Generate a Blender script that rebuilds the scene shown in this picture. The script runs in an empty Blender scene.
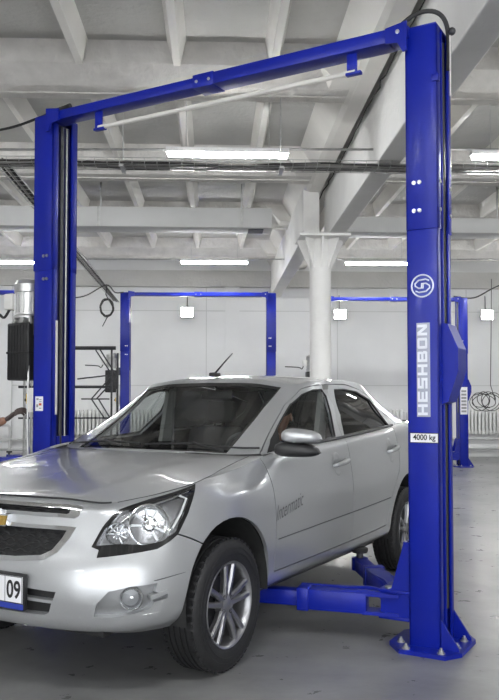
import bpy, bmesh, math, random
import numpy as np
from mathutils import Vector, Matrix, Euler
from math import sin, cos, pi, radians, sqrt, atan2
random.seed(7)
COL = bpy.context.scene.collection

# ================================================================ helpers
def srgb(r, g, b): 
    f = lambda c: (c/255/12.92) if c/255 <= .04045 else ((c/255+.055)/1.055)**2.4
    return (f(r), f(g), f(b), 1)
class MB:
    """collects boxes, tubes, prisms ... and links them as ONE mesh object"""
    def __init__(s): s.v = []; s.f = []; s.m = []; s.cm = 0; s.flat = set()
    def mat(s, i): s.cm = i; return s
    def add(s, V, F):
        o = len(s.v); s.v += [tuple(map(float, p)) for p in V]
        for q in F: s.f.append([o+i for i in q]); s.m.append(s.cm)
        return s
    def box(s, x0, x1, y0, y1, z0, z1, bev=0, T=None):
        b = bmesh.new(); bmesh.ops.create_cube(b, size=1)
        for q in b.verts: q.co = Vector((x0+(q.co.x+.5)*(x1-x0), y0+(q.co.y+.5)*(y1-y0), z0+(q.co.z+.5)*(z1-z0)))
        if bev: bmesh.ops.bevel(b, geom=b.edges[:], offset=bev, segments=2, affect='EDGES', profile=.5)
        return s.bm(b, T)
    def bm(s, b, T=None):
        b.verts.ensure_lookup_table(); b.verts.index_update()
        V = [(T @ q.co if T else q.co) for q in b.verts]
        s.add(V, [[q.index for q in f.verts] for f in b.faces]); b.free(); return s
    def tube(s, pts, r, n=8, cap=True, closed=False, smooth=0):
        P = [Vector(p) for p in pts]
        if smooth:
            Q = []
            m = len(P)
            for i in range(m-1):
                p0, p1, p2, p3 = P[max(i-1, 0)], P[i], P[i+1], P[min(i+2, m-1)]
                for k in range(smooth):
                    t = k/smooth
                    Q.append(.5*((2*p1)+(-p0+p2)*t+(2*p0-5*p1+4*p2-p3)*t*t+(-p0+3*p1-3*p2+p3)*t**3))
            Q.append(P[-1]); P = Q
        m = len(P); R = r if hasattr(r, '__len__') else [r]*m
        if len(R) != m: R = list(np.interp(np.linspace(0, 1, m), np.linspace(0, 1, len(R)), R))
        d = (P[1]-P[0]).normalized(); up = Vector((0, 0, 1)) if abs(d.z) < .9 else Vector((1, 0, 0))
        a = d.cross(up).normalized(); V = []; F = []
        for i in range(m):
            if closed: t = (P[(i+1) % m]-P[i-1])
            else: t = P[min(i+1, m-1)]-P[max(i-1, 0)]
            t = t.normalized() if t.length > 1e-9 else d
            a = (a-t*a.dot(t)); a = a.normalized() if a.length > 1e-6 else t.orthogonal().normalized()
            b = t.cross(a)
            for k in range(n):
                w = 2*pi*k/n; V.append(P[i]+(a*cos(w)+b*sin(w))*R[i])
        for i in range(m if closed else m-1):
            j = (i+1) % m
            for k in range(n): F.append([i*n+k, i*n+(k+1) % n, j*n+(k+1) % n, j*n+k])
        if cap and not closed: F.append(list(range(n))[::-1]); F.append([(m-1)*n+k for k in range(n)])
        return s.add(V, F)
    def lathe(s, prof, c=(0, 0, 0), axis='z', n=24, cap=False, T=None):
        """prof: (radius, height along axis)"""
        V = []; F = []; m = len(prof)
        for r, h in prof:
            for k in range(n):
                w = 2*pi*k/n; x, y = r*cos(w), r*sin(w)
                p = {'z': (x, y, h), 'x': (h, x, y), 'y': (y, h, x)}[axis]
                p = Vector(p)+Vector(c)
                V.append(T @ p if T else p)
        for i in range(m-1):
            for k in range(n): F.append([i*n+k, i*n+(k+1) % n, (i+1)*n+(k+1) % n, (i+1)*n+k])
        if cap: F.append(list(range(n))[::-1]); F.append([(m-1)*n+k for k in range(n)])
        return s.add(V, F)
    def prism(s, poly, axis, t0, t1, T=None):
        """poly in the plane across `axis` : x -> (y,z), y -> (x,z), z -> (x,y)"""
        def P(a, b, t): return {'x': (t, a, b), 'y': (a, t, b), 'z': (a, b, t)}[axis]
        n = len(poly); V = [P(a, b, t0) for a, b in poly]+[P(a, b, t1) for a, b in poly]
        if T: V = [T @ Vector(q) for q in V]
        F = [list(range(n))[::-1], list(range(n, 2*n))]+[[i, (i+1) % n, n+(i+1) % n, n+i] for i in range(n)]
        return s.add(V, F)
    def ball(s, c, r, n=12, sc=(1, 1, 1)):
        V = []; F = []; m = n//2+1
        pr = [(max(r*sin(pi*i/m), 1e-4), -r*cos(pi*i/m)) for i in range(m+1)]
        o = MB().lathe(pr, n=n)
        return s.add([(p[0]*sc[0]+c[0], p[1]*sc[1]+c[1], p[2]*sc[2]+c[2]) for p in o.v], o.f)
    def build(s, name, mats, parent=None, smooth=35, loc=None, fixn=True):
        me = bpy.data.meshes.new(name); me.from_pydata(s.v, [], s.f)
        if not isinstance(mats, (list, tuple)): mats = [mats]
        for m in mats: me.materials.append(m)
        for i, p in enumerate(me.polygons): p.material_index = s.m[i]
        return finish(me, name, parent, smooth, loc, fixn)
def finish(me, name, parent, smooth=35, loc=None, fixn=True):
    b = bmesh.new(); b.from_mesh(me)
    if fixn: bmesh.ops.recalc_face_normals(b, faces=b.faces[:])
    if smooth:
        for f in b.faces: f.smooth = True
        lim = radians(smooth)
        for e in b.edges:
            e.smooth = not (len(e.link_faces) == 2 and e.calc_face_angle(0) > lim)
    b.to_mesh(me); b.free(); me.update()
    o = bpy.data.objects.new(name, me); COL.objects.link(o)
    if parent: o.parent = parent
    if loc: o.location = loc
    return o
def tag(o, label=None, cat=None, group=None, kind=None):
    if label: o['label'] = label
    if cat: o['category'] = cat
    if group: o['group'] = group
    if kind: o['kind'] = kind
    return o
def empty(name, loc=(0, 0, 0), rz=0, label=None, cat=None, group=None):
    o = bpy.data.objects.new(name, None); COL.objects.link(o); o.location = loc; o.rotation_euler = (0, 0, rz)
    o.empty_display_size = .1
    return tag(o, label, cat, group)
def struct(o): o['kind'] = 'structure'; return o
def copy_tree(o, parent=None, skip=()):
    c = o.copy(); COL.objects.link(c); c.parent = parent
    for ch in [x for x in list(bpy.data.objects) if x.parent == o]:
        if ch.name.split('.')[0] not in skip: copy_tree(ch, c, skip)
    return c
def text_mesh(txt, size, ext=.0015, shear=0, bold=0, sx=1.0):
    cu = bpy.data.curves.new('t', 'FONT'); cu.body = txt; cu.size = size; cu.extrude = ext; cu.shear = shear
    cu.align_x = 'CENTER'; cu.align_y = 'CENTER'; cu.offset = bold
    o = bpy.data.objects.new('t', cu); COL.objects.link(o)
    bpy.context.view_layer.update()
    me = bpy.data.meshes.new_from_object(o.evaluated_get(bpy.context.evaluated_depsgraph_get()))
    V = [(v.co.x*sx, v.co.y, v.co.z) for v in me.vertices]; F = [list(p.vertices) for p in me.polygons]
    bpy.data.objects.remove(o); bpy.data.curves.remove(cu); bpy.data.meshes.remove(me)
    return V, F

# ================================================================ materials
def mat(name, col, rough=.5, metal=0, coat=0, spec=.5, coat_rough=.05, emis=None, es=0):
    m = bpy.data.materials.new(name); m.use_nodes = True; b = m.node_tree.nodes['Principled BSDF']
    b.inputs['Base Color'].default_value = col if len(col) == 4 else (*col, 1)
    b.inputs['Roughness'].default_value = rough; b.inputs['Metallic'].default_value = metal
    b.inputs['Coat Weight'].default_value = coat; b.inputs['Coat Roughness'].default_value = coat_rough
    b.inputs['Specular IOR Level'].default_value = spec
    if emis: b.inputs['Emission Color'].default_value = (*emis, 1); b.inputs['Emission Strength'].default_value = es
    return m
def noisy(m, scale=8, amt=.15, bump=0, bscale=60, rough=None, detail=5, dist=.01, stretch=None):
    """varies base colour (and bump, roughness) with object-space noise"""
    nt = m.node_tree; N = nt.nodes; L = nt.links; b = N['Principled BSDF']; c = tuple(b.inputs['Base Color'].default_value)
    tc = N.new('ShaderNodeTexCoord'); src = tc.outputs['Object']
    if stretch:
        mp = N.new('ShaderNodeMapping'); mp.inputs['Scale'].default_value = stretch; L.new(src, mp.inputs[0]); src = mp.outputs[0]
    n = N.new('ShaderNodeTexNoise'); n.inputs['Scale'].default_value = scale; n.inputs['Detail'].default_value = detail; L.new(src, n.inputs['Vector'])
    r = N.new('ShaderNodeValToRGB'); r.color_ramp.elements[0].position = .3; r.color_ramp.elements[1].position = .7
    r.color_ramp.elements[0].color = (*[max(0, x*(1-amt)) for x in c[:3]], 1); r.color_ramp.elements[1].color = (*[min(1, x*(1+amt)) for x in c[:3]], 1)
    L.new(n.outputs[0], r.inputs[0]); L.new(r.outputs[0], b.inputs['Base Color'])
    if rough:
        q = N.new('ShaderNodeMapRange'); q.inputs[1].default_value = .3; q.inputs[2].default_value = .7; q.inputs[3].default_value = rough[0]; q.inputs[4].default_value = rough[1]
        L.new(n.outputs[0], q.inputs[0]); L.new(q.outputs[0], b.inputs['Roughness'])
    if bump:
        n2 = N.new('ShaderNodeTexNoise'); n2.inputs['Scale'].default_value = bscale; n2.inputs['Detail'].default_value = 4; L.new(src, n2.inputs['Vector'])
        bp = N.new('ShaderNodeBump'); bp.inputs['Strength'].default_value = bump; bp.inputs['Distance'].default_value = dist; L.new(n2.outputs[0], bp.inputs['Height']); L.new(bp.outputs[0], b.inputs['Normal'])
    return m
def glassy(name, tint, refl=1.0, ior=1.5, rough=0):
    """see-through sheet: tinted transparency under a Fresnel reflection"""
    m = bpy.data.materials.new(name); m.use_nodes = True; nt = m.node_tree; N = nt.nodes; L = nt.links; N.clear()
    o = N.new('ShaderNodeOutputMaterial'); t = N.new('ShaderNodeBsdfTransparent'); t.inputs[0].default_value = (*tint, 1)
    g = N.new('ShaderNodeBsdfGlossy'); g.inputs['Roughness'].default_value = rough; g.inputs[0].default_value = (1, 1, 1, 1)
    lw = N.new('ShaderNodeLayerWeight'); lw.inputs['Blend'].default_value = .5; mx = N.new('ShaderNodeMixShader')
    pw = N.new('ShaderNodeMath'); pw.operation = 'POWER'; pw.inputs[1].default_value = 4.5; L.new(lw.outputs['Facing'], pw.inputs[0])
    mu = N.new('ShaderNodeMath'); mu.operation = 'MULTIPLY_ADD'; mu.inputs[1].default_value = .9*refl; mu.inputs[2].default_value = .045*refl; mu.use_clamp = True
    L.new(pw.outputs[0], mu.inputs[0]); L.new(mu.outputs[0], mx.inputs[0]); L.new(t.outputs[0], mx.inputs[1]); L.new(g.outputs[0], mx.inputs[2]); L.new(mx.outputs[0], o.inputs[0])
    return m
M = {}
M['paint'] = noisy(mat('silver_paint', (.48, .49, .50), .33, .62, .9, coat_rough=.04), 500, .05, detail=1)
M['chrome'] = mat('chrome', (.78, .79, .80), .12, 1)
M['satin'] = mat('satin_silver', (.62, .63, .64), .3, .9)
M['alloy'] = mat('alloy', (.36, .36, .37), .36, .9)
M['tire'] = noisy(mat('tire_rubber', (.013, .013, .014), .6), 40, .2, .2, 200)
M['black'] = mat('black_plastic', (.016, .016, .017), .45)
M['gloss_black'] = mat('gloss_black', (.010, .010, .011), .15, 0, .5)
M['liner'] = noisy(mat('wheel_liner', (.018, .018, .018), .85), 20, .3)
M['cloth'] = noisy(mat('seat_cloth', (.03, .03, .033), .9), 60, .3)
M['trim'] = mat('trim_grey', (.10, .10, .105), .7)
M['light_trim'] = mat('pillar_trim', (.30, .30, .29), .7)
M['gold'] = noisy(mat('gold', (.72, .47, .12), .3, .8, .5), 80, .1)
M['ws_glass'] = glassy('windshield_glass', (.74, .77, .76), 1.0)
M['door_glass'] = glassy('door_glass', (.72, .75, .75), 1.0)
M['tint_glass'] = glassy('tinted_glass', (.03, .033, .036), 1.0)
M['lens'] = glassy('lamp_lens', (.93, .94, .95), 1.0)
M['blue'] = noisy(mat('lift_blue', (.003, .012, .265), .36, .0, .06, .3, coat_rough=.15), 3, .10, .04, 90)
M['blue2'] = noisy(mat('lift_blue_old', (.006,.014,.26), .42, .0, .05, .3), 3, .12)
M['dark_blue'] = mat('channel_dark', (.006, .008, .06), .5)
M['steel'] = noisy(mat('steel', (.55, .55, .56), .3, 1), 30, .1)
M['dark_steel'] = noisy(mat('dark_steel', (.07, .07, .075), .5, .6), 20, .2)
M['motor'] = noisy(mat('motor_silver', (.55, .55, .54), .38, .75), 30, .12)
M['rubber'] = mat('rubber', (.02, .02, .02), .6)
M['white_plastic'] = mat('white_plastic', (.70, .69, .66), .5)
M['sticker'] = mat('sticker', (.80, .80, .82), .4)
M['ink'] = mat('ink_black', (.01, .01, .012), .5)
M['ink_red'] = mat('ink_red', (.55, .10, .05), .5)
M['ink_blue'] = mat('ink_blue', (.02, .04, .30), .5)
M['ink_grey'] = mat('ink_grey', (.28, .28, .29), .5)
M['plate_grey'] = mat('plate_grey', (.36, .38, .46), .4, .2)
M['silver_letter'] = mat('silver_letter', (.74, .76, .82), .35, .3)
M['decal_grey'] = mat('decal_grey', (.12, .12, .125), .5)
M['glove'] = mat('glove', (.07, .05, .045), .7)
M['bowl'] = mat('lamp_bowl', (.30, .30, .31), .25, .9)
M['recess'] = mat('recess_paint', (.26, .265, .27), .4, .5)
M['yellow'] = mat('yellow', (.75, .5, .04), .5)
M['white_rod'] = mat('white_rod', (.66, .64, .60), .45)
M['wall'] = noisy(mat('wall_plaster', (.66, .66, .655), .75), .8, .06, .15, 25)
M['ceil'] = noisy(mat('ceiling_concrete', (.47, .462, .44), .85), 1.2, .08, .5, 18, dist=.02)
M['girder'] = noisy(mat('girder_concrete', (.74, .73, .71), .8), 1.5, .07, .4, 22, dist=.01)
M['rough'] = noisy(mat('rough_concrete', (.60, .58, .55), .9), 5, .10, .8, 14, dist=.03)
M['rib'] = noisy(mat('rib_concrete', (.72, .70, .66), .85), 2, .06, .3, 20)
M['crack'] = mat('crack', (.02, .02, .02), 1)
M['duct'] = noisy(mat('duct', (.58, .58, .57), .6), 2, .05)
M['galv'] = noisy(mat('galvanised', (.45, .45, .44), .4, .8), 15, .15)
M['cable'] = mat('cable', (.03, .028, .027), .6)
M['cable_l'] = mat('cable_light', (.30, .29, .27), .6)
M['radiator'] = mat('radiator_white', (.62, .62, .60), .4)
M['pipe'] = mat('pipe_paint', (.50, .50, .49), .5)
M['tube_on'] = mat('lamp_tube', (1, 1, 1), .4, emis=(.97, .99, 1.0), es=95)
M['flood_on'] = mat('flood_lens', (1, 1, 1), .4, emis=(1, .99, .96), es=60)
M['lamp_body'] = mat('lamp_body', (.72, .72, .72), .5)
M['skin'] = noisy(mat('skin', (.27, .135, .085), .5), 20, .1)
M['hair'] = mat('hair', (.015, .012, .01), .7)
M['shirt'] = noisy(mat('work_shirt', (.03, .035, .05), .85), 30, .2)
M['shirt2'] = noisy(mat('dark_shirt', (.012, .013, .03), .9), 30, .2)
M['pants'] = noisy(mat('trousers', (.03, .03, .035), .85), 30, .2)
def floor_mat():
    m = mat('floor_concrete', (.3, .3, .3), .35); nt = m.node_tree; N = nt.nodes; L = nt.links; b = N['Principled BSDF']
    tc = N.new('ShaderNodeTexCoord')
    def nz(sc, det, ro=.55, dis=0):
        n = N.new('ShaderNodeTexNoise'); n.inputs['Scale'].default_value = sc; n.inputs['Detail'].default_value = det; n.inputs['Roughness'].default_value = ro; n.inputs['Distortion'].default_value = dis
        L.new(tc.outputs['Object'], n.inputs['Vector']); return n.outputs[0]
    a = nz(.7, 6, .6, .6); c = nz(6, 8, .65, .3); 
    r = N.new('ShaderNodeValToRGB'); e = r.color_ramp.elements; e[0].position = .30; e[1].position = .70
    e[0].color = (.13, .13, .131, 1); e[1].color = (.31, .31, .31, 1); L.new(a, r.inputs[0])
    r2 = N.new('ShaderNodeValToRGB'); e = r2.color_ramp.elements; e[0].position = .32; e[1].position = .62
    e[0].color = (.83, .83, .83, 1); e[1].color = (1.05, 1.05, 1.04, 1); L.new(c, r2.inputs[0])
    mx = N.new('ShaderNodeMix'); mx.data_type = 'RGBA'; mx.blend_type = 'MULTIPLY'; mx.inputs[0].default_value = 1
    L.new(r.outputs[0], mx.inputs[6]); L.new(r2.outputs[0], mx.inputs[7])
    # small dark scuffs
    w = nz(2.3, 10, .75, 1.5); r3 = N.new('ShaderNodeValToRGB'); e = r3.color_ramp.elements; e[0].position = .15; e[1].position = .55
    e[0].color = (.90, .90, .90, 1); e[1].color = (1, 1, 1, 1); L.new(w, r3.inputs[0])
    m2 = N.new('ShaderNodeMix'); m2.data_type = 'RGBA'; m2.blend_type = 'MULTIPLY'; m2.inputs[0].default_value = 1
    L.new(mx.outputs[2], m2.inputs[6]); L.new(r3.outputs[0], m2.inputs[7]); L.new(m2.outputs[2], b.inputs['Base Color'])
    q = N.new('ShaderNodeMapRange'); q.inputs[1].default_value = .35; q.inputs[2].default_value = .65; q.inputs[3].default_value = .27; q.inputs[4].default_value = .36
    L.new(c, q.inputs[0]); L.new(q.outputs[0], b.inputs['Roughness'])
    bp = N.new('ShaderNodeBump'); bp.inputs['Strength'].default_value = .12; bp.inputs['Distance'].default_value = .01; L.new(c, bp.inputs['Height']); L.new(bp.outputs[0], b.inputs['Normal'])
    return m
M['floor'] = floor_mat()

# ================================================================ frames: the hall's axes are the world's; the camera looks 2.5 deg to the right of +Y
PSI = radians(2.5)
def cw(xc, d, z=0): return Vector((xc*cos(PSI)+d*sin(PSI), -xc*sin(PSI)+d*cos(PSI), z))
CAR_YAW = radians(-29.9)-PSI
CAR0 = cw(-.811, 4.296)                      # front axle centre on the floor
CARM = Matrix.Translation(CAR0) @ Matrix.Rotation(CAR_YAW, 4, 'Z')
# ---------------------------------------------------------------- car body surfaces (car space: x = car's left, y = towards the tail, z = up)
def _pl(a, pts):
    xs = [p[0] for p in pts]; return float(np.interp(a, xs, [p[1] for p in pts]))
def _cols():
    C = []
    C.append([(0,-.665,.862),(0,-.70,.842),(0,-.72,.79),(0,-.752,.68),(0,-.785,.57),(0,-.795,.45),(0,-.77,.335),(0,-.69,.30)])
    C.append([(.2,-.66,.862),(.2,-.697,.842),(.2,-.716,.79),(.2,-.748,.68),(.2,-.781,.57),(.2,-.79,.45),(.2,-.765,.335),(.2,-.69,.30)])
    C.append([(.38,-.64,.862),(.385,-.682,.84),(.39,-.70,.785),(.395,-.73,.68),(.40,-.768,.57),(.40,-.777,.45),(.40,-.745,.335),(.38,-.67,.30)])
    C.append([(.55,-.575,.848),(.56,-.62,.825),(.565,-.645,.77),(.572,-.678,.67),(.58,-.715,.57),(.585,-.725,.45),(.575,-.69,.335),(.55,-.62,.30)])
    C.append([(.645,-.47,.865),(.67,-.51,.84),(.685,-.55,.77),(.698,-.60,.67),(.71,-.635,.57),(.718,-.642,.45),(.70,-.615,.34),(.66,-.56,.30)])
    C.append([(.71,-.34,.888),(.742,-.38,.855),(.763,-.43,.77),(.778,-.48,.67),(.79,-.515,.57),(.796,-.525,.45),(.775,-.51,.35),(.72,-.48,.30)])
    C.append([(.75,-.22,.908),(.785,-.245,.87),(.81,-.28,.79),(.826,-.32,.68),(.838,-.355,.57),(.842,-.37,.45),(.82,-.37,.36),(.76,-.36,.30)])
    C.append([(.765,-.10,.925),(.805,-.11,.885),(.835,-.12,.80),(.850,-.13,.69),(.858,-.14,.57),(.858,-.15,.45),(.838,-.15,.36),(.77,-.15,.30)])
    zt = [(0,.934),(.2,.958),(.35,.985),(.5,1.012),(.8,1.035),(1.2,1.052),(1.6,1.07),(2,1.087),(2.4,1.108),(2.7,1.125),(3,1.135),(3.2,1.132)]
    bt = [(0,.768),(.35,.772),(.5,.785),(.8,.79),(1.6,.785),(2.0,.775),(2.4,.758),(2.7,.735),(3,.71),(3.2,.68)]
    sc = [(0,.995),(.4,1),(1.6,1),(2.0,.994),(2.4,.983),(2.8,.972),(3.0,.955),(3.2,.93)]
    for a in (.05,.2,.35,.5,.8,1.2,1.6,2.0,2.4,2.62,2.8,3.0,3.2):
        z = _pl(a, zt); b = _pl(a, bt); s = _pl(a, sc); zc = .560+.021*a
        C.append([(b,a,z),(b+.034,a,z-.05),(.852*s,a,.83+.01*a),(.866*s,a,.70+.008*a),(.864*s,a,zc),(.85*s,a,.455),(.832*s,a,.35),(.75*s,a,.29)])
    C.append([(.64,3.34,1.118),(.70,3.36,1.03),(.745,3.38,.84),(.765,3.41,.72),(.775,3.43,.60),(.77,3.44,.46),(.74,3.42,.35),(.68,3.38,.30)])
    C.append([(.50,3.42,1.115),(.53,3.445,1.03),(.54,3.48,.84),(.56,3.53,.72),(.575,3.55,.60),(.57,3.55,.46),(.55,3.52,.35),(.50,3.45,.30)])
    C.append([(.25,3.45,1.118),(.26,3.475,1.03),(.27,3.51,.84),(.28,3.57,.72),(.28,3.59,.60),(.28,3.59,.46),(.27,3.56,.35),(.25,3.5,.30)])
    C.append([(0,3.455,1.118),(0,3.48,1.03),(0,3.515,.84),(0,3.575,.72),(0,3.595,.60),(0,3.595,.46),(0,3.565,.35),(0,3.5,.30)])
    return np.array(C)
def _herm(P, t, u):
    # P: (n, ...) values at knots t ; u: (m,) -> (m, ...)   non-uniform Catmull-Rom, tangents limited
    n = len(t); d = (P[1:]-P[:-1])/(t[1:]-t[:-1]).reshape((-1,)+(1,)*(P.ndim-1))
    m = np.empty_like(P); m[0] = d[0]; m[-1] = d[-1]
    h = (t[1:]-t[:-1]); w = (h[1:]/(h[1:]+h[:-1])).reshape((-1,)+(1,)*(P.ndim-1))
    m[1:-1] = w*d[:-1]+(1-w)*d[1:]
    i = np.clip(np.searchsorted(t, u, side='right')-1, 0, n-2)
    hh = h[i]; s = (u-t[i])/hh
    sh = (-1,)+(1,)*(P.ndim-1); s = s.reshape(sh); hh = hh.reshape(sh)
    return (2*s**3-3*s**2+1)*P[i]+(s**3-2*s**2+s)*hh*m[i]+(-2*s**3+3*s**2)*P[i+1]+(s**3-s**2)*hh*m[i+1]
class Ring:
    """tensor spline through columns x rows; U = arc length along one row, V = 0..1 top to bottom"""
    def __init__(self, C, mid, vk=None):
        self.C = C; r = C[:, mid]; L = np.r_[0, np.cumsum(np.linalg.norm(r[1:]-r[:-1], axis=1))]
        self.t = L; self.U1 = L[-1]
        self.v = np.linspace(0, 1, C.shape[1]) if vk is None else np.array(vk)
    def ev(self, U, V):
        U = np.atleast_1d(np.asarray(U, float)); V = np.atleast_1d(np.asarray(V, float))
        A = _herm(self.C, self.t, np.clip(U, 0, self.U1))          # (m, rows, 3)
        B = np.swapaxes(A, 0, 1)                                   # rows, m, 3
        t = self.v; n = len(t); V = np.clip(V, 0, 1)
        h = t[1:]-t[:-1]; d = (B[1:]-B[:-1])/h[:, None, None]
        m = np.empty_like(B); m[0] = d[0]; m[-1] = d[-1]
        w = (h[1:]/(h[1:]+h[:-1]))[:, None, None]; m[1:-1] = w*d[:-1]+(1-w)*d[1:]
        i = np.clip(np.searchsorted(t, V, side='right')-1, 0, n-2); k = np.arange(len(V))
        s = ((V-t[i])/h[i])[:, None]; hh = h[i][:, None]
        return (2*s**3-3*s**2+1)*B[i, k]+(s**3-2*s**2+s)*hh*m[i, k]+(-2*s**3+3*s**2)*B[i+1, k]+(s**3-s**2)*hh*m[i+1, k]
    def nrm(self, U, V):
        e = 2e-3; U = np.atleast_1d(np.asarray(U, float)); V = np.atleast_1d(np.asarray(V, float))
        a = self.ev(np.clip(U+e, 0, self.U1), V)-self.ev(np.clip(U-e, 0, self.U1), V)
        b = self.ev(U, np.clip(V+e, 0, 1))-self.ev(U, np.clip(V-e, 0, 1))
        n = np.cross(b, a); n /= np.linalg.norm(n, axis=1)[:, None]+1e-9
        return n
BODY = Ring(_cols(), 4)
def _gcols():
    # greenhouse: rows belt -> roof edge, columns windscreen centre -> tail
    base = [(0,.33,1.012),(.35,.36,1.006),(.60,.44,.995),(.715,.52,1.0),(.765,.66,1.025),(.785,.95,1.042),(.79,1.3,1.055),(.783,1.7,1.074),(.771,2.1,1.09),(.755,2.45,1.110),(.725,2.78,1.128),(.65,3.0,1.135),(.43,3.07,1.137),(0,3.10,1.138)]
    top = [(0,1.12,1.438),(.35,1.14,1.428),(.53,1.175,1.405),(.575,1.235,1.402),(.60,1.33,1.414),(.615,1.48,1.426),(.62,1.65,1.433),(.615,1.85,1.436),(.60,2.07,1.433),(.575,2.28,1.418),(.54,2.43,1.402),(.50,2.48,1.405),(.35,2.49,1.425),(0,2.50,1.438)]
    bul = [.035,.03,.02,.014,.014,.02,.024,.026,.026,.024,.02,.018,.02,.02]
    C = []
    n = len(base)
    base = np.array(base, float); top = np.array(top, float)
    plan = (base+top)/2
    for i in range(n):
        j0 = max(0, i-1); j1 = min(n-1, i+1); t = plan[j1]-plan[j0]
        up = top[i]-base[i]; nn = np.cross(up, t); nn /= np.linalg.norm(nn)
        row = []
        for f in (0, .25, .5, .75, 1):
            q = base[i]+up*f+nn*bul[i]*4*f*(1-f)
            if i in (0, n-1): q[0] = 0
            row.append(q)
        C.append(row)
    return np.array(C)[:, ::-1]
GLASS = Ring(_gcols(), 2)
def coons(P0, P1, Q0, Q1, nu, nv, crown=0):
    """P0,P1: curves (n,3) along u at v=0/1 ; Q0,Q1 curves along v at u=0/1"""
    def rs(c, n):
        c = np.array(c, float); L = np.r_[0, np.cumsum(np.linalg.norm(c[1:]-c[:-1], axis=1))]; L /= L[-1]
        return _herm(c, L, np.linspace(0, 1, n))
    P0 = rs(P0, nu); P1 = rs(P1, nu); Q0 = rs(Q0, nv); Q1 = rs(Q1, nv)
    u = np.linspace(0, 1, nu)[:, None, None]; v = np.linspace(0, 1, nv)[None, :, None]
    S = (1-v)*P0[:, None]+v*P1[:, None]+(1-u)*Q0[None]+u*Q1[None]-((1-u)*(1-v)*P0[0]+u*(1-v)*P0[-1]+(1-u)*v*P1[0]+u*v*P1[-1])
    if crown: S[..., 2:3] += crown*4*u*(1-u)*np.sin(np.pi*np.clip(v, 0, 1)/2*0+np.pi/2)*(1-(2*v-1)**8*0)*1
    return S
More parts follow.
